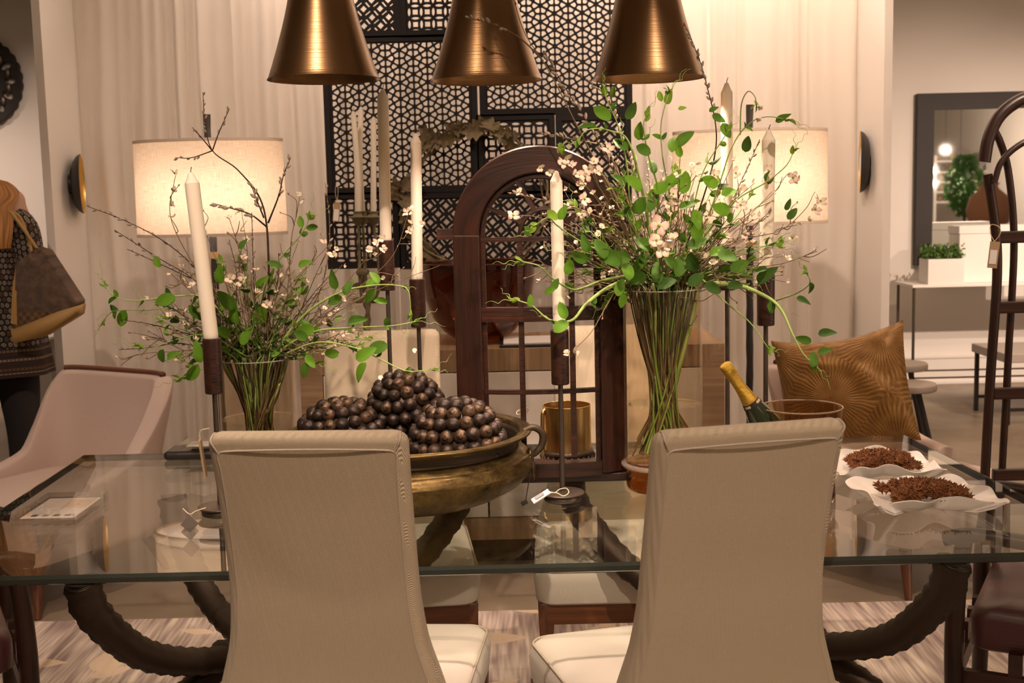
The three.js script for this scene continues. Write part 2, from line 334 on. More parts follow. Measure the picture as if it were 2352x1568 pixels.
// ------------------------------------------------------------------ glass dining table on ridged horn pedestals
const TY = 0.75; // top of the glass
{
  const t = thing('dining_table', 'long dining table with a thick clear glass top on dark ridged horn legs', 'table', [0, 0, -3.28]);
  const c = [PY(-255, 1332, TY), PY(2616, 1264, TY), PY(2087, 998, TY), PY(184, 1044, TY)].map((v) => V(v.x, 0, v.z + 3.28)); // front left, front right, back right, back left
  const th = 0.022, bev = 0.012, mid = V(0, 0, 0); c.forEach((p) => mid.addScaledVector(p, 0.25));
  const inset = c.map((p) => p.clone().add(mid.clone().sub(p).normalize().multiplyScalar(bev * 1.4)));
  const ring = (pts, y) => pts.map((p) => V(p.x, y, p.z));
  const flat = (pts, y, up) => { const g = new THREE.BufferGeometry(), q = up ? [0, 1, 2, 0, 2, 3] : [0, 2, 1, 0, 3, 2]; g.setAttribute('position', new THREE.Float32BufferAttribute(pts.flatMap((p) => [p.x, y, p.z]), 3)); g.setAttribute('uv', new THREE.Float32BufferAttribute(pts.flatMap((p) => [p.x, p.z]), 2)); g.setIndex(q); g.computeVertexNormals(); return g; };
  part(t, 'glass_top', mg([flat(inset, TY, true), flat(inset, TY - th, false)]), M.pane);
  const edge = skin([ring(inset, TY - th), ring(c, TY - th + 0.004), ring(c, TY - 0.007), ring(inset, TY)].map((r) => r.slice().reverse()), true).toNonIndexed(); edge.computeVertexNormals();
  part(t, 'polished_edge', edge, phy({ color: new THREE.Color().setRGB(0.05, 0.06, 0.05), roughness: 0.05, transmission: 0.45, thickness: 0, ior: 1.5 }), 'dark green bevelled glass edge');
  // horns
  const horn = (pts, r0, r1, n = 90) => tube(pts, (u) => lerp(r0, r1, u) * (1 + 0.07 * Math.sin(u * n * 1.1) ** 3), 220, 12);
  for (const s of [-1, 1]) {
    const cx = s * 0.69, hub = [cx, 0.405, 0.2];
    const up = (x, z) => [[x, TY - th - 0.002, z], [lerp(x, cx, 0.06), 0.64, lerp(z, hub[2], 0.05)], [lerp(x, cx, 0.3), 0.505, lerp(z, hub[2], 0.3)], [lerp(x, cx, 0.66), 0.425, lerp(z, hub[2], 0.66)], hub];
    for (const [x, z] of [[s * 0.985, 0.63], [s * 0.16, -0.22], [s < 0 ? -1.0 : 0.62, s < 0 ? -0.16 : -0.3]]) part(t, 'horn_arm', horn(up(x, z), 0.042, 0.031), M.iron);
    const down = (x, z) => [[x, 0.018, z], [lerp(x, cx, 0.1), 0.14, lerp(z, hub[2], 0.1)], [lerp(x, cx, 0.4), 0.29, lerp(z, hub[2], 0.4)], [lerp(x, cx, 0.72), 0.37, lerp(z, hub[2], 0.72)], hub];
    for (const [x, z] of [[s * 1.06, 0.52], [s * 0.33, 0.5], [s * 0.69, -0.35]]) part(t, 'horn_foot', horn(down(x, z), 0.04, 0.031), M.iron);
    const R = []; for (let i = 0; i < 16; i++) { const a = i / 16 * Math.PI * 2; R.push([cx + Math.cos(a) * 0.098, 0.40 + Math.sin(a) * 0.035, hub[2] + Math.sin(a) * 0.098]); }
    part(t, 'horn_ring', tube(R, (u) => 0.024 * (1 + 0.08 * Math.sin(u * 150) ** 3), 120, 10, true), M.iron);
    for (const [x, z] of [[s * 0.985, 0.63], [s * 0.16, -0.22], [s < 0 ? -1.0 : 0.62, s < 0 ? -0.16 : -0.3]]) part(t, 'glass_pad', cyl(0.03, 0.03, 0.003, x, TY - th - 0.0016, z), M.black);
  }
}
// ------------------------------------------------------------------ upholstered dining chairs (front towards -z)
function makeChair(label) {
  const t = thing('dining_chair', label, 'chair');
  const hw = (y) => curve1([[0.36, 0.272], [0.46, 0.262], [0.56, 0.236], [0.68, 0.206], [0.8, 0.197], [0.95, 0.196], [1.12, 0.199]], y);
  const zc = (y) => 0.292 + curve1([[0.36, 0.0], [0.5, 0.0], [0.75, 0.03], [0.95, 0.075], [1.12, 0.125]], y);
  const th = (y) => curve1([[0.36, 0.05], [0.55, 0.04], [0.85, 0.03], [1.12, 0.029]], y);
  const rows = [];
  for (let i = 0; i <= 30; i++) { const y = lerp(0.37, 1.098, i / 30); rows.push(rrect(hw(y), th(y), 0.024, y, 0, zc(y)).map((p) => { const k = (p.x / hw(y)) ** 2; p.z += (1 - k) * 0.014 - 0.007; p.y += (1 - k) * 0.007 * sstep(0.9, 1.1, y); return p; })); }
  for (const [dy, e] of [[1.109, 0.003], [1.116, 0.009], [1.1195, 0.016], [1.121, 0.023], [1.1212, 0.0285]]) rows.push(rrect(hw(1.12) - e, th(1.12) - e, Math.max(0.0004, Math.min(0.02, th(1.12) - e - 0.0001)), dy, 0, zc(1.12) - 0.001).map((p) => { const k = (p.x / 0.2) ** 2; p.z += (1 - k) * 0.014 - 0.007; p.y += (1 - k) * 0.008; return p; }));
  rows.forEach((r) => r.reverse());
  let arc = 0;
  part(t, 'backrest', skin(rows, true, true, true, (i, j, p) => [p.x + (Math.abs(p.x) > 0.17 ? p.z * 0.8 : 0), p.y - p.z * (i > 28 ? 1 : 1)]), M.herr);
  // welt round the rear face of the back and over its corners
  const line = [];
  const rear = (x, y) => { const k = (x / hw(y)) ** 2; return V(x, y, zc(y) + th(y) + (1 - k) * 0.014 - 0.007 - 0.0012); };
  for (let i = 0; i <= 22; i++) { const y = lerp(0.38, 1.082, i / 22); line.push(rear(-hw(y) + 0.022, y)); }
  for (let i = 1; i < 12; i++) { const x = lerp(-1, 1, i / 12) * (hw(1.09) - 0.022); line.push(rear(x, 1.086 + (1 - (x / 0.18) ** 2) * 0.006)); }
  for (let i = 22; i >= 0; i--) { const y = lerp(0.38, 1.082, i / 22); line.push(rear(hw(y) - 0.022, y)); }
  part(t, 'welt', tube(line, 0.0021, 160, 6), M.welt);
  for (const s of [-1, 1]) part(t, 'welt', tube([rear(s * (hw(1.09) - 0.022), 1.085), V(s * (hw(1.1) - 0.012), 1.108, zc(1.12) + 0.02), V(s * (hw(1.12) - 0.014), 1.1205, zc(1.12) - 0.0), V(s * (hw(1.12) - 0.014), 1.112, zc(1.12) - 0.024)], 0.0022, 16, 6), M.welt);
  // seat: crowned cushion, wider at the front
  const sr = [], seatHw = (z) => lerp(0.285, 0.262, (z + 0.28) / 0.54);
  for (const [y, e] of [[0.372, 0.006], [0.38, 0], [0.44, -0.006], [0.468, 0.002], [0.482, 0.016], [0.489, 0.045], [0.494, 0.12], [0.496, 0.2]]) sr.push(rrect(0.282 - e, 0.275 - e, 0.055 - e * 0.1, y, 0, -0.012).map((p) => { p.x *= lerp(1.0, 0.94, (p.z + 0.28) / 0.54); return p; }).reverse());
  part(t, 'seat', skin(sr, true, true, true, (i, j, p) => [p.x, p.z + p.y]), M.seatCloth);
  const w2 = rrect(0.279, 0.272, 0.055, 0.474, 0, -0.012, 6).map((p) => { p.x *= lerp(1.0, 0.94, (p.z + 0.28) / 0.54); return p; });
  part(t, 'seat_welt', tube(w2, 0.0032, 120, 6, true, 0.1), M.welt);
  part(t, 'seat_rail', mg([box(0.5, 0.06, 0.028, 0, 0.342, -0.262), box(0.47, 0.06, 0.028, 0, 0.342, 0.262), box(0.028, 0.06, 0.5, -0.236, 0.342, 0), box(0.028, 0.06, 0.5, 0.236, 0.342, 0)]), M.wmid);
  for (const [x, z, b] of [[-0.252, -0.252, 0], [0.252, -0.252, 0], [-0.232, 0.262, 0.07], [0.232, 0.262, 0.07]]) {
    const rws = []; for (let i = 0; i <= 6; i++) { const f = i / 6, y = lerp(0.014, 0.372, f), w = lerp(0.014, 0.024, f); rws.push(rrect(w, w, 0.004, y, x, z + b * (1 - f), 2).reverse()); }
    part(t, 'leg', skin(rws, true, true, true, (i, j, p) => [p.y, p.x + p.z]), M.wmid);
  }
  return t;
}
const chairs = [];
{
  const c = makeChair('near dining chair seen from behind in front of the bronze bowl, pale herringbone back');
  c.position.set(-0.375, 0, -2.745); c.rotation.y = -0.075;
  const d = copyOf(c, 'near dining chair turned slightly, pale herringbone back hiding the ice bucket', [0.36, 0, -2.70], 0.24);
  const e = copyOf(c, 'far dining chair across the table behind the knobbly spheres, pale upholstery facing the viewer', [-0.415, 0, -3.72], Math.PI + 0.08);
  const f = copyOf(c, 'far dining chair across the table behind the arched lantern, pale upholstery facing the viewer', [0.335, 0, -3.72], Math.PI);
}
// ------------------------------------------------------------------ fretwork screen in front of the curtains
const clipPoly = (pts, x0, y0, x1, y1) => {
  let p = pts;
  for (const [ax, s, k] of [[0, 1, x0], [0, -1, x1], [1, 1, y0], [1, -1, y1]]) {
    const out = [], inside = (q) => (q[ax] - k) * s >= 0;
    for (let i = 0; i < p.length; i++) { const a = p[i], b = p[(i + 1) % p.length], ia = inside(a), ib = inside(b); if (ia) out.push(a); if (ia !== ib) { const t = (k - a[ax]) / (b[ax] - a[ax]); out.push([lerp(a[0], b[0], t), lerp(a[1], b[1], t)]); } }
    p = out; if (p.length < 3) return null;
  }
  let A = 0; for (let i = 0; i < p.length; i++) { const a = p[i], b = p[(i + 1) % p.length]; A += a[0] * b[1] - b[0] * a[1]; }
  return Math.abs(A) / 2 > 1.5e-5 ? p : null;
};
const shrink = (pts, k) => { const c = pts.reduce((s, p) => [s[0] + p[0] / pts.length, s[1] + p[1] / pts.length], [0, 0]); return pts.map((p) => [lerp(c[0], p[0], k), lerp(c[1], p[1], k)]); };
const chop = (pts, k) => pts.flatMap((p, i) => { const a = pts[(i + pts.length - 1) % pts.length], b = pts[(i + 1) % pts.length]; return [[lerp(p[0], a[0], k), lerp(p[1], a[1], k)], [lerp(p[0], b[0], k), lerp(p[1], b[1], k)]]; });
function fretHoles(kind, w, h) {
  const out = [], put = (pts) => { const c = clipPoly(pts, -w / 2 + 0.006, -h / 2 + 0.006, w / 2 - 0.006, h / 2 - 0.006); if (c) out.push(c); };
  if (kind === 'hex') {
    const R = 0.0442, dx = R * 1.5, dy = R * Math.sqrt(3);
    for (let i = -9; i <= 9; i++) for (let j = -9; j <= 9; j++) {
      const cx = i * dx, cy = (j + (Math.abs(i) % 2) * 0.5) * dy;
      if (Math.abs(cx) > w / 2 + R || Math.abs(cy) > h / 2 + R) continue;
      for (let k = 0; k < 6; k++) { const a = k * Math.PI / 3, r = R * 0.866; put(chop(shrink([[cx, cy], [cx + r * Math.cos(a - Math.PI / 6), cy + r * Math.sin(a - Math.PI / 6)], [cx + R * Math.cos(a), cy + R * Math.sin(a)], [cx + r * Math.cos(a + Math.PI / 6), cy + r * Math.sin(a + Math.PI / 6)]], 0.71), 0.18)); }
    }
  } else if (kind === 'diamond') {
    const p = 0.079;
    for (let i = -8; i <= 8; i++) for (let j = -8; j <= 8; j++) {
      for (const o of [0, 0.5]) { const cx = (i + o) * p, cy = (j + o) * p, a = p * 0.2; put([[cx + a, cy], [cx, cy + a], [cx - a, cy], [cx, cy - a]]); }
      for (const [u, v, s] of [[0.25, 0.25, -1], [0.75, 0.75, -1], [0.25, 0.75, 1], [0.75, 0.25, 1]]) {
        const cx = (i + u) * p, cy = (j + v) * p, L = p * 0.2, T = p * 0.062, d = [0.7071, 0.7071 * s], n = [-d[1], d[0]];
        put([[-1, -0.3], [-0.8, 1], [1, 0.3], [0.8, -1]].map(([q, r]) => [cx + d[0] * q * L + n[0] * r * T, cy + d[1] * q * L + n[1] * r * T]));
      }
    }
  } else {
    const p = 0.0575;
    for (let i = -9; i <= 9; i++) for (let j = -9; j <= 9; j++) {
      const cx = i * p, cy = j * p, a = p * 0.21; put([[cx - a, cy - a], [cx + a, cy - a], [cx + a, cy + a], [cx - a, cy + a]]);
      for (const [u, v] of [[0.5, 0], [0, 0.5]]) { const q = []; for (let k = 0; k < 12; k++) { const t = k / 12 * Math.PI * 2, L = Math.cos(t) * p * 0.33, T = Math.sin(t) * Math.abs(Math.sin(t)) ** 0.3 * p * 0.12; q.push(u ? [cx + p / 2 + T, cy + L] : [cx + L, cy + p / 2 + T]); } put(q); }
    }
  }
  return out;
}
{
  const Z = 5.9, t = thing('fretwork_screen', 'dark wooden fretwork screen of geometric lattice panels hanging before the sheer curtains', 'screen', [0, 0, 0]);
  const panels = [['diamond', 761, 903, -190, 75], ['square', 930, 1083, -190, 72], ['hex', 1110, 1436, -190, 252], ['hex', 759, 1084, 97, 432], ['square', 764, 906, 455, 603], ['diamond', 930, 1085, 455, 603], ['square', 1110, 1262, 276, 432], ['diamond', 1291, 1436, 276, 432], ['diamond', 1112, 1264, 453, 601], ['square', 1291, 1438, 453, 601]];
  const fret = std({ map: WDARK, color: new THREE.Color().setRGB(0.13, 0.095, 0.07), roughness: 0.8 });
  for (const [kind, x0, x1, y0, y1] of panels) {
    const my = (y0 + y1) / 2, mx = (x0 + x1) / 2, a = P(x0, my, Z), b = P(x1, my, Z), c = P(mx, y0, Z), d = P(mx, y1, Z), w = b.x - a.x, h = c.y - d.y, m = P(mx, my, Z);
    const s = poly([[-w / 2 - 0.012, -h / 2 - 0.012], [w / 2 + 0.012, -h / 2 - 0.012], [w / 2 + 0.012, h / 2 + 0.012], [-w / 2 - 0.012, h / 2 + 0.012]]);
    s.holes = fretHoles(kind, w, h).map((q) => new THREE.Path(q.map((v) => new THREE.Vector2(...v))));
    const g = extr(s, 0.014).translate(m.x, m.y, -Z - 0.007);
    const pn = part(t, 'fretwork_panel', g, fret);
    const e = 0.0285, f = [box(w + 2 * e, e, 0.03, m.x, m.y + h / 2 + e / 2, -Z), box(w + 2 * e, e, 0.03, m.x, m.y - h / 2 - e / 2, -Z), box(e, h, 0.03, m.x - w / 2 - e / 2, m.y, -Z), box(e, h, 0.03, m.x + w / 2 + e / 2, m.y, -Z)];
    part(pn, 'panel_frame', mg(f), fret);
  }
  for (const x of [820, 1380]) part(t, 'hanging_cord', bar(P(x, -190, Z).add(V(0, 0.01, 0)), P(x, -190, Z).setY(3.19), 0.006), M.black);
}
// ------------------------------------------------------------------ bell pendants
{
  const prof = [[0.1575, 0], [0.1545, 0.005], [0.150, 0.016], [0.141, 0.042], [0.1305, 0.074], [0.1205, 0.106], [0.111, 0.138], [0.1015, 0.172], [0.094, 0.203], [0.0875, 0.235], [0.081, 0.27], [0.074, 0.30], [0.063, 0.325], [0.045, 0.342], [0.022, 0.348]];
  const solid = [...prof, ...prof.slice().reverse().map(([r, h]) => [Math.max(r - 0.003, 0.0), h - (h > 0.3 ? 0.003 : 0) + (h === 0 ? 0.0005 : 0)])];
  const rows = (pts, n) => pts.map(([r, h]) => { const o = []; for (let k = 0; k < n; k++) { const a = k / n * Math.PI * 2; o.push(V(Math.cos(a) * r, h, Math.sin(a) * r)); } return o.reverse(); });
  const uvf = (i, j, p) => [Math.atan2(p.z, p.x) / 6.283, p.y];
  const bulbG = std({ color: 0xffffff, emissive: new THREE.Color().setRGB(1, 0.74, 0.46), emissiveIntensity: 3 });
  const lit = (p, cd) => { const l = new THREE.PointLight(WARM, cd, 0, 2); l.position.copy(p).add(V(0, 0.225, 0)); l.castShadow = true; l.shadow.radius = 1.4; scene.add(l); };
  const make = (px, py, z, label) => {
    const b = P(px, py, z), t = thing('pendant_lamp', label, 'lamp', b, 0, 'bell pendants over the table');
    part(t, 'shade', skin(rows(solid, 96), true, false, false, uvf), M.brass);
    part(t, 'cap', lathe([[0, 0.344], [0.026, 0.344], [0.027, 0.385], [0.02, 0.395], [0.012, 0.43], [0, 0.43]], 32), M.brass);
    part(t, 'bulb', ball(0.028, 0, 0.225, 0), bulbG);
    part(t, 'socket', cyl(0.022, 0.022, 0.07, 0, 0.285, 0, 24), M.black);
    part(t, 'cord', cyl(0.0035, 0.0035, 3.18 - b.y - 0.42, 0, 0.42 + (3.18 - b.y - 0.42) / 2, 0, 8), M.black);
    part(t, 'ceiling_rose', lathe([[0, 3.2 - b.y], [0.06, 3.2 - b.y], [0.058, 3.175 - b.y], [0, 3.172 - b.y]], 32), M.brass);
    return t;
  };
  const a = make(744, 183, 3.45, 'left bell shaped brushed brass pendant, its inside dark');
  for (const [px, py, z, l] of [[1117.5, 186, 3.45, 'middle bell shaped brushed brass pendant, a budding twig crossing it'], [1489.5, 181, 3.45, 'right bell shaped brushed brass pendant hanging above the tall bouquet']]) { copyOf(a, l, P(px, py, z).toArray()); lit(P(px, py, z), px > 1400 ? 6.5 : 4); }
  lit(a.position, 0.35);
}
// ------------------------------------------------------------------ drum floor lamps
{
  const shadeCloth = phy({ map: LINEN, color: new THREE.Color().setRGB(0.94, 0.89, 0.84), roughness: 1, transmission: 0.2, thickness: 0, specularIntensity: 0.1 });
  const diff = phy({ color: new THREE.Color().setRGB(0.95, 0.94, 0.92), roughness: 1, transmission: 0.75, thickness: 0, specularIntensity: 0.1 });
  const bulbM = std({ color: 0xffffff, emissive: new THREE.Color().setRGB(1, 0.72, 0.45), emissiveIntensity: 1.0 });
  const hem = std({ color: new THREE.Color().setRGB(0.66, 0.55, 0.44), roughness: 0.95 });
  const mk = (px, yb, yt, z, label, W) => {
    const B = P(px, yb, z), T = P(px, yt, z), h = T.y - B.y, x = B.x, t = thing('floor_lamp', label, 'lamp', [x, 0, -z]);
    const R = W / 2, D = R * 0.62;
    const el = (k, y, e = 0) => { const o = []; for (let i = 0; i < 96; i++) { const a = i / 96 * Math.PI * 2; o.push(V(Math.cos(a) * (R * k - e), y, Math.sin(a) * (D * k - e))); } return o.reverse(); };
    const per = 2 * Math.PI * (R + D) / 2;
    const sh = part(t, 'lamp_shade', skin([el(1.015, B.y), el(1, T.y)], true, false, false, (i, j, p) => [j / 96 * per, p.y]), shadeCloth);
    part(sh, 'shade_hem', mg([skin([el(1.018, B.y - 0.002), el(1.018, B.y + 0.012), el(1.005, B.y + 0.012), el(1.005, B.y - 0.002), el(1.018, B.y - 0.002)]), skin([el(1.004, T.y - 0.012), el(1.004, T.y + 0.002), el(0.99, T.y + 0.002), el(0.99, T.y - 0.012), el(1.004, T.y - 0.012)])]), hem);
    const disc = (y, k) => { const r = el(k, y); return skin([r, r.map(() => V(0, y, 0))]); };
    part(t, 'diffuser', disc(B.y + 0.016, 0.985), diff);
    for (const s of [-1, 1]) part(t, 'bulb', ball(0.035, s * 0.08, B.y + h * 0.43, 0), bulbM);
    part(t, 'lamp_harp', bar([-0.07, B.y + h * 0.43, 0], [0.07, B.y + h * 0.43, 0], 0.014), M.black);
    const pole = []; for (let i = 0; i <= 30; i++) pole.push([Math.sin(i * 1.7) * 0.0008, lerp(0.01, T.y + 0.115, i / 30), Math.cos(i * 2.3) * 0.0008]);
    part(t, 'pole', tube(pole, (u) => 0.0165 * (1 + 0.06 * Math.sin(u * 90)), 60, 6, false), M.black);
    part(t, 'base', rbox(0.34, 0.025, 0.3, 0.006, 0, 0.0125, 0), M.black);
    const c = part(t, 'price_tag', box(0.045, 0.03, 0.003, 0.006, B.y - 0.09, 0.022), M.kraft);
    for (const s of [-1, 1]) { const l = new THREE.PointLight(LAMPLIGHT, 0.95, 0, 2); l.position.set(x + s * 0.08, B.y + h * 0.43, -z); l.shadow.radius = 1.7; l.castShadow = true; scene.add(l); }
    return t;
  };
  mk(489, 540, 322, 5.5, 'black pole floor lamp with glowing linen drum shade behind the left bouquet', 0.665);
  mk(1722, 514, 300, 5.5, 'black pole floor lamp with glowing linen drum shade behind the tall bouquet', 0.69);
}
// ------------------------------------------------------------------ wall lamps and round relief
{
  const gold = phy({ color: new THREE.Color().setRGB(0.90, 0.58, 0.17), roughness: 0.28, metalness: 1 });
  const mk = (y0, y1, px, z, s, label) => {
    const a = P(px, y0, z), b = P(px, y1, z), R = (a.y - b.y) / 2, t = thing('wall_lamp', label, 'wall lamp', [a.x - s * 0.005, (a.y + b.y) / 2, -z]);
    t.quaternion.setFromUnitVectors(V(0, 1, 0), V(s * 0.97, 0, -0.243).normalize()); // the lathe's axis points away from the wall
    part(t, 'disc', lathe([[0, 0.012], [R * 0.45, 0.014], [R * 0.75, 0.022], [R * 0.94, 0.04], [R, 0.056], [R * 0.99, 0.06]], 64), M.black);
    part(t, 'gold_lining', lathe([[R * 0.985, 0.06], [R * 0.92, 0.044], [R * 0.73, 0.028], [R * 0.45, 0.02], [0, 0.018]], 64), gold);
    part(t, 'wall_plate', cyl(0.05, 0.05, 0.02, 0, 0.006, 0, 32), M.black);
  };
  mk(354, 491, 158, 6.15, 1, 'round dark wall lamp with gold lining on the left alcove wall');
  mk(300, 442, 2002, 6.14, -1, 'round dark wall lamp on the right alcove wall, seen edge on');
  const c = P(-58, 186, 9.5), t = thing('wall_relief', 'round dark carved relief with scalloped rim on the far left wall', 'wall decor', [c.x, c.y, -9.56]);
  const sc = []; for (let i = 0; i < 180; i++) { const a = i / 180 * Math.PI * 2, r = 0.335 + 0.014 * Math.abs(Math.sin(a * 14)); sc.push([Math.cos(a) * r, Math.sin(a) * r]); }
  const s = poly(sc); for (let i = 0; i < 14; i++) { const a = i / 14 * Math.PI * 2, h = new THREE.Path(); h.absellipse(Math.cos(a) * 0.255, Math.sin(a) * 0.255, 0.05, 0.03, 0, Math.PI * 2, false, a); s.holes.push(h); }
  part(t, 'rim', extr(s, 0.02, 0.006), M.espresso);
  for (let i = 0; i < 14; i++) { const a = (i + 0.5) / 14 * Math.PI * 2; part(t, 'petal', ball(0.03, Math.cos(a) * 0.25, Math.sin(a) * 0.25, 0.03, 0.7, 1.4, 0.5, 10, 8), M.greymetal); }
  part(t, 'boss', lathe([[0, 0.05], [0.08, 0.045], [0.16, 0.03], [0.2, 0.02]], 48).rotateX(Math.PI / 2), M.espresso);
}
// ------------------------------------------------------------------ credenza and what stands on it
const CT = 0.94;
{
  const z0 = -5.0, D = 0.6, xa = P(688, 830, 5.0).x, xb = P(1664, 830, 5.0).x, W = xb - xa, xm = (xa + xb) / 2, T = 0.092;
  const t = thing('credenza', 'low oak credenza with thick mitred frame and cream doors before the curtains', 'credenza', [xm, 0, z0 - D / 2]);
  const y0 = 0.125, h = CT - y0;
  const mitre = (pts, d) => metre(extr(poly(pts), d, 0.0015));
  const w2 = W / 2, top = [[-w2, CT], [w2, CT], [w2 - T, CT - T], [-w2 + T, CT - T]], bot = [[-w2, y0], [-w2 + T, y0 + T], [w2 - T, y0 + T], [w2, y0]], sl = [[-w2, CT], [-w2 + T, CT - T], [-w2 + T, y0 + T], [-w2, y0]], sr = [[w2, CT], [w2, y0], [w2 - T, y0 + T], [w2 - T, CT - T]];
  const woakY = std({ map: WOAK.clone(), roughness: 0.6 }); woakY.map.rotation = Math.PI / 2; woakY.map.needsUpdate = true;
  part(t, 'top', mitre(top, D).translate(0, 0, -D / 2), woakY);
  part(t, 'bottom', mitre(bot, D).translate(0, 0, -D / 2), woakY);
  part(t, 'side_panel', mitre(sl, D).translate(0, 0, -D / 2), M.woak);
  part(t, 'side_panel', mitre(sr, D).translate(0, 0, -D / 2), M.woak);
  part(t, 'carcass', box(W - 2 * T, h - 2 * T, D - 0.06, 0, y0 + h / 2, -0.03), M.espresso);
  part(t, 'plinth', box(W - 0.2, y0, D - 0.12, 0, y0 / 2, -0.04), M.espresso);
  const bx = [745, 930, 1118, 1304, 1458, 1609].map((p) => P(p, 980, 5.0).x - xm);
  bx[0] = -w2 + T; bx[5] = w2 - T;
  for (let i = 0; i < 5; i++) part(t, 'door', rbox(bx[i + 1] - bx[i] - 0.008, h - 2 * T - 0.012, 0.02, 0.003, (bx[i] + bx[i + 1]) / 2, y0 + h / 2, D / 2 - 0.008), M.cream);
}
{ // amber glass bowl
  const c = P(1100, 700, 5.3), R = 0.25, t = thing('glass_bowl', 'large dark amber glass bowl standing on the oak credenza behind the arched lantern', 'bowl', [c.x, CT, -5.3]);
  const o = [[0.001, 0], [0.085, 0], [0.10, 0.006], [0.16, 0.05], [0.205, 0.11], [0.235, 0.19], [0.248, 0.27], [0.25, 0.345], [0.2485, 0.35]], i = [[0.2455, 0.345], [0.243, 0.27], [0.229, 0.19], [0.198, 0.112], [0.15, 0.055], [0.09, 0.016], [0.001, 0.012]];
  part(t, 'bowl_wall', lathe([...o, ...i], 96), M.amber);
  const rim = []; for (let k = 0; k < 24; k++) rim.push([Math.cos(k / 24 * 6.2832) * 0.2475, 0.349, Math.sin(k / 24 * 6.2832) * 0.2475]);
  part(t, 'rim', tube(rim, 0.003, 96, 8, true), phy({ color: new THREE.Color().setRGB(0.25, 0.07, 0.03), roughness: 0.06, transmission: 0.5, thickness: 0 }));
  const b = P(1228, 766, 5.15), k = thing('serving_tray', 'flat white tray with black edge beside the amber bowl', 'tray', [b.x, CT, -5.15]);
  part(k, 'base', rbox(0.3, 0.014, 0.26, 0.004, 0, 0.007, 0), M.black); part(k, 'insert', rbox(0.27, 0.012, 0.23, 0.004, 0, 0.0165, 0), M.white);
}
{ // verdigris candelabrum with three slim candles
  const verd = std({ map: dtex(128, 128, (u, v) => mixc([0.30, 0.27, 0.18], [0.62, 0.58, 0.45], clamp(0.5 + fbm(u, v, 5, 4) * 1.4)), { rep: [6, 6] }), roughness: 0.75, metalness: 0.2, bumpMap: SPECK, bumpScale: 0.002 });
  const z = 5.22, c = P(838, 640, z), t = thing('candelabrum', 'weathered grey green candelabrum of curling arms on the oak credenza', 'candelabrum', [c.x, CT, -z]);
  part(t, 'base', lathe([[0, 0], [0.075, 0], [0.078, 0.008], [0.06, 0.018], [0.03, 0.03], [0.016, 0.06], [0.014, 0.1]], 32), verd);
  part(t, 'stem', tube([[0, 0.09, 0], [0.008, 0.16, 0.005], [-0.006, 0.24, 0], [0, 0.33, 0]], (u) => 0.013 + 0.004 * Math.sin(u * 20), 40, 10), verd);
  const heads = [[822, 0.015], [833, -0.06], [858, 0.03]].map(([px, dz]) => { const q = P(px, 500, z - dz); return [q.x - c.x, q.y - CT, dz]; });
  heads.forEach(([x, y, dz]) => {
    part(t, 'arm', tube([[0, 0.27, 0], [x * 0.6, 0.2, dz * 0.5], [x * 1.25 + 0.004, 0.29, dz], [x, y - 0.03, dz]], (u) => 0.009 - 0.003 * u, 36, 8), verd);
    part(t, 'candle_cup', lathe([[0, -0.035], [0.012, -0.03], [0.022, -0.018], [0.026, -0.004], [0.04, 0], [0.041, 0.006], [0.02, 0.008], [0.018, 0.022], [0.024, 0.028], [0.015, 0.028], [0.013, 0.012], [0, 0.012]], 24, x, y, dz), verd);
  });
  for (let i = 0; i < 7; i++) { const a = i * 0.9; part(t, 'leaf', ball(0.02, Math.cos(a) * 0.035, 0.2 + (i % 3) * 0.06, Math.sin(a) * 0.03, 1.3, 0.8, 0.3, 10, 8), verd); }
  const tops = [[811, 255], [829, 245], [858, 268]], lab = ['leftmost slim candle in the candelabrum', 'slim candle in the candelabrum leaning across its left neighbour', 'shortest slim candle in the candelabrum, nearest the tall candlestick'];
  heads.forEach(([x, y, dz], i) => {
    const a = V(c.x + x, CT + y + 0.012, -z + dz), b = P(tops[i][0], tops[i][1], z - dz), m = a.clone().lerp(b, 0.5).add(V([0.006, -0.008, 0][i], 0, 0));
    const k = thing('candle', 'white unlit ' + lab[i], 'candle', a);
    part(k, 'wax', tube([V(0, 0, 0), m.clone().sub(a), b.clone().sub(a)], (u) => u > 0.965 ? lerp(0.0115, 0.004, (u - 0.965) / 0.035) : lerp(0.0125, 0.0115, u), 60, 16), M.wax);
    const w = b.clone().sub(a); part(k, 'wick', tube([w, w.clone().add(V(0.001, 0.008, 0)), w.clone().add(V(0.004, 0.015, 0))], 0.0012, 6, 5), M.black);
  });
}
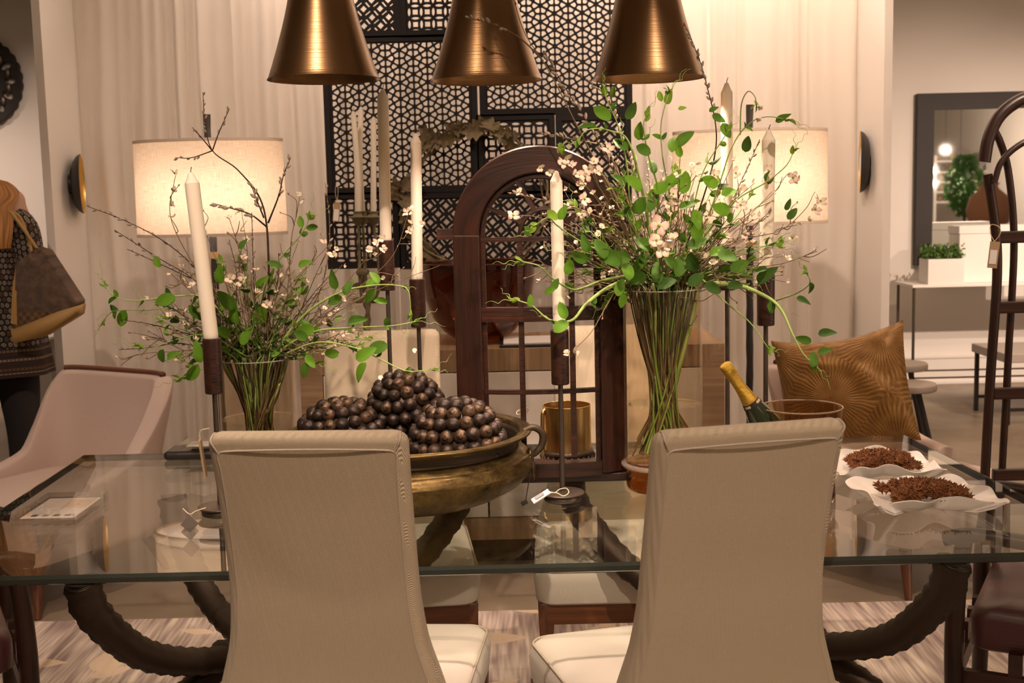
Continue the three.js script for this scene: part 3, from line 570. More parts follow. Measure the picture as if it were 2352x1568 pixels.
{ // wreath of metal leaves hung before the fretwork
  reseed(99);
  const met = std({ map: dtex(128, 128, (u, v) => mixc([0.30, 0.255, 0.17], [0.60, 0.54, 0.41], clamp(0.5 + fbm(u, v, 4, 14) * 1.3)), { rep: [4, 4] }), roughness: 0.6, metalness: 0.3, side: THREE.DoubleSide });
  const c = P(1097, 462, 5.84), t = thing('leaf_wreath', 'round wreath of bronze green metal leaves hanging on the fretwork behind the arched lantern', 'wreath', [c.x, c.y, -5.84]);
  const R = 0.335;
  for (let k = 0; k < 3; k++) { const pts = []; for (let i = 0; i < 26; i++) { const a = i / 26 * 6.2832, r = R + Math.sin(a * 5 + k * 2) * 0.018; pts.push([Math.cos(a) * r * 0.98, Math.sin(a) * r, Math.cos(a * 4 + k * 2.1) * 0.02]); } part(t, 'twig', tube(pts, 0.0065 - k * 0.001, 160, 7, true), met); }
  const lobed = []; for (let i = 0; i <= 12; i++) { const u = i / 12, w = (Math.sin(u * Math.PI) ** 0.7) * 0.036 * (1 + 0.35 * Math.cos(u * 19)); lobed.push([-2, -1, 0, 1, 2].map((q) => V(q / 2 * w, u * 0.11, Math.abs(q) * 0.006 + Math.sin(u * 3) * 0.012))); }
  const leafG = skin(lobed, false);
  for (let i = 0; i < 40; i++) {
    const a = i < 14 ? rr(0.9, 2.2) : i < 26 ? rr(3.0, 4.4) : rr(0, 6.28), r = R + rr(-0.02, 0.02), l = part(t, 'leaf', leafG, met);
    l.position.set(Math.cos(a) * r, Math.sin(a) * r, rr(-0.02, 0.03)); l.rotation.set(rr(-0.6, 0.6), rr(-0.8, 0.8), a - Math.PI / 2 + (rnd() < 0.5 ? 1.2 : -1.3) + rr(-0.5, 0.5)); const s = rr(0.7, 1.15); l.scale.set(s, s, s);
  }
}
// ------------------------------------------------------------------ far right wall: mirror, console, plants
{
  const Z = 9.5, a = P(2112, 214, Z), b = P(2112, 610, Z), x0 = a.x, x1 = x0 + 1.3, y1 = a.y, y0 = b.y, fw = 0.128;
  const t = thing('wall_mirror', 'large wall mirror in a wide flat black frame above the white console', 'mirror', [(x0 + x1) / 2, (y0 + y1) / 2, -9.56]);
  const w = x1 - x0, h = y1 - y0;
  part(t, 'frame', mg([box(w, fw, 0.06, 0, h / 2 - fw / 2, 0), box(w, fw, 0.06, 0, -h / 2 + fw / 2, 0), box(fw, h - 2 * fw, 0.06, -w / 2 + fw / 2, 0, 0), box(fw, h - 2 * fw, 0.06, w / 2 - fw / 2, 0, 0)]), M.espresso);
  part(t, 'mirror_glass', box(w - 2 * fw, h - 2 * fw, 0.01, 0, 0, 0.004), std({ color: new THREE.Color().setRGB(0.86, 0.88, 0.85), roughness: 0.02, metalness: 1 }));
  // console
  const ct = P(2080, 651, 9.0), cx0 = ct.x, cw = 1.5, ctop = ct.y;
  const c = thing('console_table', 'slim white console table on thin metal legs below the wall mirror', 'table', [cx0 + cw / 2, 0, -9.05]);
  part(c, 'table_top', rbox(cw, 0.022, 0.42, 0.004, 0, ctop - 0.011, 0), M.white);
  for (const sx of [-1, 1]) for (const sz of [-1, 1]) part(c, 'leg', cyl(0.011, 0.011, ctop - 0.022, sx * (cw / 2 - 0.02), (ctop - 0.022) / 2, sz * 0.18, 12), M.greymetal);
  part(c, 'stretcher', mg([bar([-cw / 2 + 0.02, 0.16, 0.18], [cw / 2 - 0.02, 0.16, 0.18], 0.012), bar([-cw / 2 + 0.02, 0.16, -0.18], [cw / 2 - 0.02, 0.16, -0.18], 0.012)]), M.greymetal);
  // planter with box greens and the big white linen box
  const p0 = P(2121, 620, 8.95), p1 = P(2203, 620, 8.95), pw = p1.x - p0.x, ph = 0.185;
  const pl = thing('planter', 'small white planter box of low green foliage on the console', 'planter', [(p0.x + p1.x) / 2, ctop, -8.95]);
  part(pl, 'pot', rbox(pw, ph, 0.2, 0.004, 0, ph / 2, 0), M.white);
  part(pl, 'soil', box(pw - 0.03, 0.01, 0.17, 0, ph + 0.002, 0), M.black);
  reseed(12);
  const green = phy({ color: new THREE.Color().setRGB(0.10, 0.22, 0.03), roughness: 0.7, transmission: 0.3, thickness: 0, side: THREE.DoubleSide }), q = [];
  const lf = new THREE.CircleGeometry(0.013, 6); lf.scale(0.7, 1.3, 1);
  for (let i = 0; i < 520; i++) q.push(lf.clone().applyMatrix4(M4(rr(-0.5, 0.5) * pw * 1.05, ph + 0.01 + rnd() * 0.1 * (0.6 + 0.4 * Math.sin(i)), rr(-0.1, 0.1), rr(-1.5, 1.5), rr(0, 6.3), rr(-1, 1))));
  const fo = part(pl, 'foliage', mg(q), green); fo.userData.kind = 'stuff';
  const b0 = P(2166, 585, 8.95), b1 = P(2166, 520, 8.95), bw = 0.62;
  const bx = thing('storage_box', 'large white linen covered box on the console under the mirror', 'box', [b0.x + bw / 2 + 0.12, ctop, -9.06]);
  part(bx, 'body', rbox(bw, b1.y - ctop - 0.06, 0.22, 0.006, 0, (b1.y - ctop - 0.06) / 2, 0), M.white);
  part(bx, 'lid', rbox(bw + 0.012, 0.06, 0.232, 0.006, 0, b1.y - ctop - 0.03, 0), M.white);
  // nested side tables behind the cushion
  const s1 = P(2085, 832, 6.9), s2 = P(2102, 879, 6.6);
  [[s1, 0.14, 'taller round side table with grey top behind the gold cushion'], [s2, 0.145, 'lower round side table with grey top behind the gold cushion']].forEach(([s, R, l], i) => {
    const k = thing('side_table', l, 'table', [s.x - 0.03, 0, i ? -6.6 : -6.9]);
    part(k, 'table_top', lathe([[0, s.y], [R - 0.006, s.y], [R, s.y - 0.006], [R, s.y - 0.034], [R - 0.006, s.y - 0.04], [0, s.y - 0.04]], 48), std({ color: new THREE.Color().setRGB(0.30, 0.25, 0.21), roughness: 0.45 }));
    for (let j = 0; j < 3; j++) { const an = j * 2.094 + 0.5; part(k, 'leg', bar([Math.cos(an) * R * 0.3, s.y - 0.04, Math.sin(an) * R * 0.3], [Math.cos(an) * R * 1.05, 0, Math.sin(an) * R * 1.05], 0.022), M.espresso); }
  });
  // low grey table further right
  const g = P(2270, 800, 8.1), lt = thing('low_table', 'low grey topped table with thin dark legs by the far right wall', 'table', [g.x + 0.6, 0, -8.1]);
  part(lt, 'table_top', rbox(1.2, 0.06, 0.6, 0.006, 0, g.y - 0.03, 0), std({ color: new THREE.Color().setRGB(0.40, 0.35, 0.31), roughness: 0.5 }));
  for (const sx of [-1, 1]) for (const sz of [-1, 1]) part(lt, 'leg', box(0.025, g.y - 0.06, 0.025, sx * 0.57, (g.y - 0.06) / 2, sz * 0.27), M.espresso);
  part(lt, 'lower_rail', mg([box(1.14, 0.02, 0.02, 0, 0.1, 0.27), box(1.14, 0.02, 0.02, 0, 0.1, -0.27)]), M.espresso);
  // grey pedestal by the far left wall, behind the shopper
  const w0 = P(124, 768, 8.6), pd = thing('pedestal', 'plain grey display pedestal with white top behind the shopper', 'pedestal', [w0.x - 0.14, 0, -8.6]);
  part(pd, 'body', box(0.34, w0.y - 0.02, 0.34, 0, (w0.y - 0.02) / 2, 0), std({ color: new THREE.Color().setRGB(0.50, 0.47, 0.42), roughness: 0.8 }));
  part(pd, 'top_slab', rbox(0.36, 0.02, 0.36, 0.004, 0, w0.y - 0.01, 0), M.white);
}
// ------------------------------------------------------------------ what the mirror shows: shelves, a tall plant and a clay jar behind the viewer's right
{
  const mz = -9.55; // mirror plane; virtual depth Zv is really at mz + (Zv - |mz|)
  const R = (px, py, Zv) => { const p = P(px, py, Zv); p.z = 2 * mz - p.z; return p; };
  const Zv = 20.5, s0 = R(2165, 340, Zv), s1 = R(2330, 480, Zv);
  const sx = s0.x - 0.15, sw = 1.0;
  const t = thing('display_shelf', 'open white display shelves seen in the wall mirror', 'shelf', [sx + sw / 2, 0, s0.z]);
  const ys = [370, 395, 417, 440, 463].map((y) => R(2200, y, Zv).y);
  for (const y of ys) part(t, 'shelf_board', box(sw, 0.03, 0.32, 0, y, 0), M.white);
  for (const s of [-1, 1]) part(t, 'upright', box(0.04, ys[0] + 0.1, 0.34, s * (sw / 2 + 0.02), (ys[0] + 0.1) / 2, 0), M.white);
  reseed(40);
  const tone = [[0.3, 0.2, 0.1], [0.12, 0.1, 0.08], [0.55, 0.5, 0.4], [0.35, 0.28, 0.12]].map((c) => std({ color: new THREE.Color().setRGB(...c), roughness: 0.4 }));
  const jar = lathe([[0, 0], [0.04, 0], [0.055, 0.03], [0.055, 0.07], [0.03, 0.1], [0.034, 0.115], [0, 0.115]], 20);
  ys.forEach((y, i) => { for (let k = 0; k < 5; k++) { const j = solo('jar', 'small round jar on the white shelves seen in the mirror', 'jar', jar, tone[(i + k * 3) % 4], 'jars on the mirrored shelves'); j.position.set(sx + 0.12 + k * 0.19 + rr(-0.03, 0.03), y + 0.0155, s0.z + rr(-0.08, 0.08)); } });
  const g = phy({ color: new THREE.Color().setRGB(0.06, 0.20, 0.02), roughness: 0.7, transmission: 0.25, thickness: 0, side: THREE.DoubleSide });
  const pp = R(2215, 440, 17.5), tp = thing('potted_tree', 'leafy green plant on a tall stand seen in the mirror', 'plant', [pp.x, 0, pp.z]);
  part(tp, 'pot', lathe([[0, 0], [0.14, 0], [0.18, 0.4], [0.16, 0.4], [0.14, 0.34], [0, 0.34]], 32), M.white);
  part(tp, 'trunk', tube([[0, 0.34, 0], [0.02, 0.9, 0], [-0.02, 1.4, 0.02]], 0.02, 20, 8), M.espresso);
  const q = [], lf = new THREE.CircleGeometry(0.04, 6); lf.scale(0.6, 1.4, 1);
  for (let i = 0; i < 700; i++) { const a = rr(0, 6.28), h = rnd(), r = 0.2 * Math.sqrt(rnd()) * (0.5 + Math.sin(h * 3)); q.push(lf.clone().applyMatrix4(M4(Math.cos(a) * r, 1.15 + h * 0.85, Math.sin(a) * r, rr(-1.5, 1.5), a, rr(-1, 1)))); }
  part(tp, 'foliage', mg(q), g).userData.kind = 'stuff';
  const jp = R(2272, 476, 16.0), cj = thing('clay_jar', 'big round terracotta jar on a stand seen in the mirror', 'jar', [jp.x, jp.y - 0.3, jp.z]);
  part(cj, 'body', lathe([[0, 0], [0.12, 0], [0.25, 0.1], [0.29, 0.26], [0.24, 0.44], [0.12, 0.54], [0.1, 0.58], [0.13, 0.62], [0.1, 0.62], [0.08, 0.56], [0, 0.5]], 40), std({ color: new THREE.Color().setRGB(0.40, 0.20, 0.12), roughness: 0.8, bumpMap: SPECK, bumpScale: 0.006 }));
  part(cj, 'stand', box(0.42, jp.y - 0.3, 0.42, 0, -(jp.y - 0.3) / 2, 0), M.white);
  for (const [px, py, Z] of [[2142, 435, 18], [2205, 425, 18], [2142, 405, 18], [2172, 358, 19]]) {
    const l = R(px, py - 14, Z), k = thing('globe_lamp', 'small bright globe lamp hanging by the mirrored shelves', 'lamp', l, 0, 'globe lamps seen in the mirror');
    part(k, 'globe', ball(0.05), std({ color: 0xffffff, emissive: new THREE.Color().setRGB(1, 0.85, 0.65), emissiveIntensity: 5 }));
    part(k, 'cord', cyl(0.004, 0.004, 3.2 - l.y - 0.05, 0, 0.05 + (3.2 - l.y - 0.05) / 2, 0, 6), M.black);
    const pl = new THREE.PointLight(WARM, 2.5, 0, 2); pl.position.copy(l); pl.shadow.radius = 2.4; pl.castShadow = true; scene.add(pl);
  }
}
// ------------------------------------------------------------------ blush armchairs at either side, gold cushion
function armchair(label, pos, turn) {
  const t = thing('armchair', label, 'armchair', pos, turn);
  const H = (f) => curve1([[0, 0.845], [0.37, 0.845], [0.44, 0.79], [0.56, 0.62], [0.68, 0.52], [1.02, 0.47]], Math.abs(f)); // f: -1 .. 1 round the shell
  const ang = (f) => f * 2.02, rows = [], n = 72;
  const at = (f, y, out) => { const a = ang(f), k = 0.06 * sstep(0.4, 0.85, y), rx = 0.30 + k + out, rz = 0.27 + k * 1.1 + out, sq = 0.88 / (Math.abs(Math.sin(a)) ** 5 + Math.abs(Math.cos(a)) ** 5) ** 0.2; return V(Math.sin(a) * rx * sq, y, Math.cos(a) * rz * sq); };
  for (let i = 0; i <= n; i++) {
    const f = lerp(-1, 1, i / n), h = H(f), b = 0.19, r = [];
    for (let k = 0; k <= 9; k++) r.push(at(f, lerp(b, h - 0.02, k / 9), 0.035));
    r.push(at(f, h - 0.006, 0.03), at(f, h, 0.014), at(f, h, -0.008), at(f, h - 0.006, -0.025));
    for (let k = 9; k >= 0; k--) r.push(at(f, lerp(b, h - 0.02, k / 9), -0.03));
    rows.push(r);
  }
  part(t, 'shell', skin(rows, true, true, true), M.blush);
  const rail = []; for (let i = 0; i <= 20; i++) { const f = lerp(-0.37, 0.37, i / 20); rail.push(at(f, 0.852, 0.002)); }
  part(t, 'top_rail', tube(rail, 0.013, 40, 10), M.wmid, 'dark wooden top rail');
  const sr = []; for (const [y, e] of [[0.2, 0.02], [0.21, 0], [0.36, 0], [0.40, 0.008], [0.425, 0.03], [0.435, 0.08], [0.438, 0.16]]) sr.push(rrect(0.29 - e, 0.31 - e, 0.07, y, 0, -0.08).reverse());
  part(t, 'seat', skin(sr, true, true, true), M.blush);
  for (const [x, z, dx, dz] of [[-0.22, -0.3, -0.04, -0.05], [0.22, -0.3, 0.04, -0.05], [-0.2, 0.18, -0.04, 0.08], [0.2, 0.18, 0.04, 0.08]]) part(t, 'leg', tube([[x + dx, 0, z + dz], [x, 0.2, z]], (u) => lerp(0.013, 0.024, u), 6, 10), M.wmid);
  return t;
}
{
  const a = P(215, 900, 5.0), b = P(1985, 900, 4.95);
  armchair('blush upholstered tub armchair with wooden top rail beside the shopper', [a.x - 0.15, 0, -4.98], 2.62).scale.set(1.14, 1.0, 1.14);
  armchair('blush upholstered tub armchair holding the gold cushion', [b.x + 0.06, 0, -4.95], -2.55).scale.set(1.1, 1.0, 1.1);
  // gold cushion
  const S = 256, fan = (u, v) => { let best = 9, r = 0; for (const [cx, cy] of [[0, 0], [1, 0], [0, 1], [1, 1], [0.5, 0.5]]) { const d = Math.hypot(u - cx, v - cy); if (d < best) { best = d; r = Math.atan2(v - cy, u - cx); } } return [best, r]; };
  const gmap = dtex(S, S, (u, v) => { const [d, a2] = fan(u, v), k = 0.5 + 0.5 * Math.sin(a2 * 56 + N3(u * 9, v * 9) * 2.5) * (0.6 + 0.4 * Math.sin(d * 40)); return mixc([0.50, 0.35, 0.15], [0.80, 0.63, 0.34], clamp(k * 0.7 + fbm(u, v, 8, 2) * 0.6)); }, { rep: [1.2, 1.2] });
  const gb = dtex(S, S, g1((u, v) => { const [d, a2] = fan(u, v); return 0.5 + 0.16 * Math.sin(a2 * 56 + N3(u * 9, v * 9) * 2.5) + 0.5 * Math.cos(d * 9) + fbm(u, v, 10, 3) * 0.3; }), { srgb: false, rep: [1.2, 1.2] });
  const c = P(1938, 893, 4.78), t = thing('throw_cushion', 'square bronze gold cushion with stitched fan pattern on the armchair', 'cushion', c);
  t.rotation.set(-0.28, -0.42, 0.07);
  const side = (s) => { const rows = []; for (let i = 0; i <= 30; i++) { const v = lerp(-1, 1, i / 30), r = []; for (let j = 0; j <= 30; j++) { const u = lerp(-1, 1, j / 30), e = (1 - u ** 2) * (1 - v ** 2), pin = 1 - 0.09 * ((1 - u * u) * Math.abs(v) ** 2 + 0), piu = 1 - 0.07 * (1 - v * v) * u * u; r.push(V(u * 0.265 * piu * (1), v * 0.24 * pin - 0.02 * (1 - u * u) * sstep(0, 1, v), s * (0.095 * e ** 0.55 + N3(u * 3, v * 3, s) * 0.012 * Math.min(1, e * 4)))); } rows.push(s > 0 ? r : r.reverse()); } return skin(rows, false, false, false, (i, j, p) => [p.x * 1.9 + 0.5, p.y * 1.9 + 0.5]); };
  const gm = phy({ map: gmap, color: new THREE.Color().setRGB(0.76, 0.72, 0.70), roughness: 0.40, metalness: 0.4, bumpMap: gb, bumpScale: 0.0045, sheen: 0.4, sheenColor: new THREE.Color().setRGB(1, 0.8, 0.45) });
  part(t, 'front', side(1), gm); part(t, 'back', side(-1), gm);
}
// ------------------------------------------------------------------ leather armed chairs at the table ends (front towards -z), tall gothic rack
function endChair(label, pos, turn) {
  const t = thing('leather_chair', label, 'chair', pos, turn);
  const w = 0.27, d = 0.26;
  const sr = []; for (const [y, e] of [[0.36, 0.012], [0.37, 0], [0.44, 0], [0.462, 0.008], [0.478, 0.03], [0.486, 0.09], [0.49, 0.17]]) sr.push(rrect(w - 0.012 - e, d - e, 0.045, y, 0, 0).reverse());
  part(t, 'seat', skin(sr, true, true, true), M.leather);
  for (const s of [-1, 1]) {
    part(t, 'front_post', tube([[s * w, 0, -d - 0.03], [s * (w + 0.004), 0.2, -d - 0.028], [s * (w + 0.012), 0.4, -d - 0.03], [s * (w + 0.002), 0.55, -d - 0.024], [s * w, 0.665, -d - 0.01]], (u) => 0.021 + 0.004 * Math.sin(u * 3), 30, 10), M.wdark);
    part(t, 'back_post', tube([[s * w, 0, d + 0.09], [s * w, 0.4, d + 0.03], [s * w, 0.75, d + 0.06], [s * (w - 0.03), 1.06, d + 0.13]], (u) => 0.024 - 0.005 * u, 30, 10), M.wdark);
    part(t, 'arm_rest', tube([[s * w, 0.655, -d - 0.06], [s * (w + 0.01), 0.675, -d + 0.02], [s * w, 0.665, 0], [s * w, 0.7, d + 0.05]], 0.02, 30, 10), M.wdark);
    part(t, 'side_stretcher', mg([box(0.024, 0.05, 2 * d + 0.08, s * w, 0.285, 0.03), ...[-0.14, -0.02, 0.1].map((z) => box(0.018, 0.07, 0.034, s * w, 0.335, z))]), M.wdark);
  }
  part(t, 'front_stretcher', mg([box(2 * w, 0.05, 0.024, 0, 0.285, -d - 0.03), ...[-0.16, -0.055, 0.055, 0.16].map((x) => box(0.034, 0.07, 0.018, x, 0.335, -d - 0.03))]), M.wdark);
  part(t, 'back_panel', mg([rbox(2 * w - 0.05, 0.12, 0.025, 0.008, 0, 1.0, d + 0.115, -0.2), ...[-0.14, 0, 0.14].map((x) => bar([x, 0.42, d + 0.04], [x, 0.97, d + 0.11], 0.035, 0.018))]), M.wdark);
  return t;
}
{
  endChair('dark wooden armchair with purple brown leather seat at the table end by the leaf dishes', [1.529, 0, -3.162], 1.08);
  endChair('dark wooden armchair with leather seat at the table end by the acrylic block', [-1.672, 0, -3.152], -1.08);
  const Z = 4.5, b = P(2275, 1360, Z), t0 = P(2262, 380, Z), c = P(2400, 300, Z), t = thing('arched_rack', 'tall dark wooden rack with gothic arched top and cross rails behind the table corner', 'rack', [c.x, 0, -Z]);
  const loc = (px, py, dz = 0) => { const p = P(px, py, Z); return V(p.x - c.x, p.y, dz); };
  const L = [loc(2284, 1120).setY(0.0), loc(2262, 1100), loc(2276, 850), loc(2290, 640), loc(2286, 520), loc(2268, 400)].map((p, i) => { if (i === 0) p.x = loc(2262, 1100).x - 0.01; return p; });
  for (const s of [-1, 1]) {
    const mx = (p) => V(p.x * -s, p.y, p.z);
    part(t, 'stile', tube(L.map(mx), 0.019, 60, 8), M.wdark);
    const arch = [loc(2256, 372, 0.02), loc(2266, 318, 0.02), loc(2292, 266, 0.02), loc(2340, 230, 0.02), loc(2400, 216, 0.02)].map(mx);
    part(t, 'arch', tube(arch, 0.024, 40, 8), M.wdark);
    part(t, 'inner_stile', tube([loc(2298, 1100).setY(0), loc(2306, 1090), loc(2322, 800), loc(2334, 560), loc(2322, 400), loc(2300, 320), loc(2280, 286)].map((p, i) => { if (!i) p.x += 0.0; return mx(V(p.x, p.y, -0.02)); }), 0.0145, 60, 8), M.wdark);
    part(t, 'inner_arch', tube([loc(2276, 420, 0.03), loc(2294, 370, 0.03), loc(2340, 330, 0.03), loc(2400, 312, 0.03)].map(mx), 0.012, 30, 8), M.wdark);
  }
  for (const py of [545, 706, 903, 1090]) { const q = loc(2286, py); part(t, 'cross_rail', rbox(Math.abs(q.x) * 2 + 0.02, 0.045, 0.03, 0.006, 0, q.y, 0), M.wdark); }
  const tg = P(2282, 585, Z - 0.05), pt = thing('price_tag', 'kraft price tag tied to the tall arched rack', 'tag', tg);
  part(pt, 'card', box(0.036, 0.098, 0.002, 0, 0, 0, 0, 0, -0.1), M.kraft); part(pt, 'printed_label', box(0.026, 0.052, 0.001, -0.002, -0.008, 0.002, 0, 0, -0.1), M.paper);
  part(pt, 'string', tube([[0.002, 0.048, 0], [0.018, 0.075, 0.01], [0.02, 0.1, 0], [0.0, 0.11, -0.03], [-0.01, 0.08, -0.01], [0.002, 0.048, 0]], 0.0015, 24, 5), M.string);
}
// ------------------------------------------------------------------ on the table: bronze bowl and knobbly spheres
const onTable = (px, z) => { const p = P(px, 1000, z); return [p.x, TY, -z]; };
{
  const bronze = phy({ map: dtex(256, 256, (u, v) => mixc([0.24, 0.19, 0.10], [0.58, 0.49, 0.30], clamp(0.45 + fbm(u, v, 5, 6) * 1.0 + fbm(u, v, 30, 2) * 0.5)), { rep: [9, 1.3] }), roughnessMap: dtex(128, 128, g1((u, v) => clamp(0.40 + fbm(u, v, 8, 3) * 0.4)), { srgb: false, rep: [9, 1.3] }), roughness: 1, metalness: 0.85, bumpMap: SPECK, bumpScale: 0.0012 });
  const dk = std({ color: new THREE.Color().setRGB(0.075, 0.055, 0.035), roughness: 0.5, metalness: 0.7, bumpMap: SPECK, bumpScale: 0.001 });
  const t = thing('bronze_bowl', 'wide old bronze bowl with flat rim and side handles holding knobbly spheres', 'bowl', onTable(937, 3.26));
  const belly = [[0.001, 0.006], [0.19, 0.004], [0.205, 0.0], [0.21, 0.006], [0.26, 0.02], [0.31, 0.048], [0.338, 0.08], [0.3435, 0.098], [0.3425, 0.1], [0.3435, 0.102], [0.336, 0.122], [0.3295, 0.128], [0.3285, 0.1265], [0.327, 0.1305], [0.314, 0.141], [0.3, 0.146]];
  part(t, 'belly', lathe(belly, 128), bronze);
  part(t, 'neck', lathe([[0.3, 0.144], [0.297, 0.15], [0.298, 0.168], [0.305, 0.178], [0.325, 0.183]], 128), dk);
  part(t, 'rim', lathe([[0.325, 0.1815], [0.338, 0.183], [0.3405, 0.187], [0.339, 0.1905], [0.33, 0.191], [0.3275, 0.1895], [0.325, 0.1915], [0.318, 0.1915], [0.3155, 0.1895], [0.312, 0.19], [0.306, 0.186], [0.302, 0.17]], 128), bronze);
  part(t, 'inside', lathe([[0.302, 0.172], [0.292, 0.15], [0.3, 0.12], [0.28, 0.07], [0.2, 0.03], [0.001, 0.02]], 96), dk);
  for (const s of [-1, 1]) {
    const h = part(t, 'handle', tube([[s * 0.318, 0.188, 0.03], [s * 0.345, 0.196, 0.028], [s * 0.368, 0.178, 0.025], [s * 0.366, 0.146, 0.022], [s * 0.35, 0.126, 0.022], [s * 0.338, 0.118, 0.02]], (u) => 0.0105 - 0.004 * Math.abs(u - 0.5), 40, 10), dk);
    part(h, 'mount', mg([ball(0.022, s * 0.333, 0.112, 0.02, 0.5, 1.3, 1, 12, 10), ball(0.016, s * 0.341, 0.085, 0.02, 0.4, 1.4, 0.9, 12, 10), ball(0.009, s * 0.342, 0.06, 0.02, 0.5, 1.4, 0.9, 10, 8), ball(0.01, s * 0.333, 0.115, 0.045, 0.6, 1.1, 1, 10, 8), ball(0.01, s * 0.333, 0.115, -0.005, 0.6, 1.1, 1, 10, 8)]), bronze);
  }
  const rb = P(1210, 1100, 3.2), k = thing('ribbon_tag', 'thin dark ribbon with tiny tag hanging from the bronze bowl handle', 'tag', rb);
  part(k, 'ribbon', tube([[0.012, 0.085, -0.02], [0.016, 0.05, 0.004], [0.006, 0, 0.01], [-0.004, -0.055, 0.012]], 0.0014, 20, 5), M.espresso);
  part(k, 'card', box(0.018, 0.012, 0.002, -0.008, -0.062, 0.012, 0, 0, 0.5), M.espresso);
  // spheres
  const knobM = [0, 1, 2].map((i) => std({ map: dtex(64, 64, (u, v) => { const w = sstep(0.2, 0.65, 0.5 + fbm(u, v, 3, 20 + i) * 1.6); return mixc([0.14, 0.11, 0.095], [[0.35, 0.27, 0.195], [0.27, 0.215, 0.17], [0.215, 0.175, 0.145]][i], w); }), roughness: 0.42, metalness: 0.55, bumpMap: SPECK, bumpScale: 0.0008 }));
  const knobG = lathe([[0.0005, 0.0195], [0.006, 0.0188], [0.0115, 0.0155], [0.0158, 0.0095], [0.0172, 0.0025], [0.0165, -0.005], [0.013, -0.011]], 14);
  reseed(77);
  const sph = (px, py, z, R, label, tilt) => {
    const c = P(px, py, z), s = thing('knobbed_sphere', label, 'ornament', c, tilt, 'knobbly spheres in the bronze bowl'); s.rotation.z = tilt * 0.3;
    part(s, 'core', ball(R - 0.008, 0, 0, 0, 1, 1, 1, 40, 28), knobM[2]);
    const step = 0.0365, nl = Math.round(Math.PI * R / step);
    for (let i = 0; i <= nl; i++) { const th = i / nl * Math.PI, m = Math.max(1, Math.round(2 * Math.PI * R * Math.sin(th) / step)); for (let j = 0; j < m; j++) {
      const ph = (j + (i % 2) * 0.5 + rr(-0.1, 0.1)) / m * Math.PI * 2, d = V(Math.sin(th) * Math.cos(ph), Math.cos(th), Math.sin(th) * Math.sin(ph)), k = part(s, 'knob', knobG, knobM[Math.floor(rnd() * 3)]);
      k.position.copy(d).multiplyScalar(R - 0.004 + rr(-0.003, 0.002)); k.quaternion.setFromUnitVectors(V(0, 1, 0), d); k.scale.setScalar(rr(1.02, 1.18));
    } }
  };
  sph(786, 1026, 3.36, 0.130, 'knobbly dark metal sphere lying at the left side of the bronze bowl', 0.4);
  sph(931, 938, 3.44, 0.101, 'smallest knobbly dark metal sphere, resting on top of the two others', 1.1);
  sph(1052, 1026, 3.18, 0.122, 'knobbly dark metal sphere with the most worn coppery knobs, beside the lantern', 0.2);
}
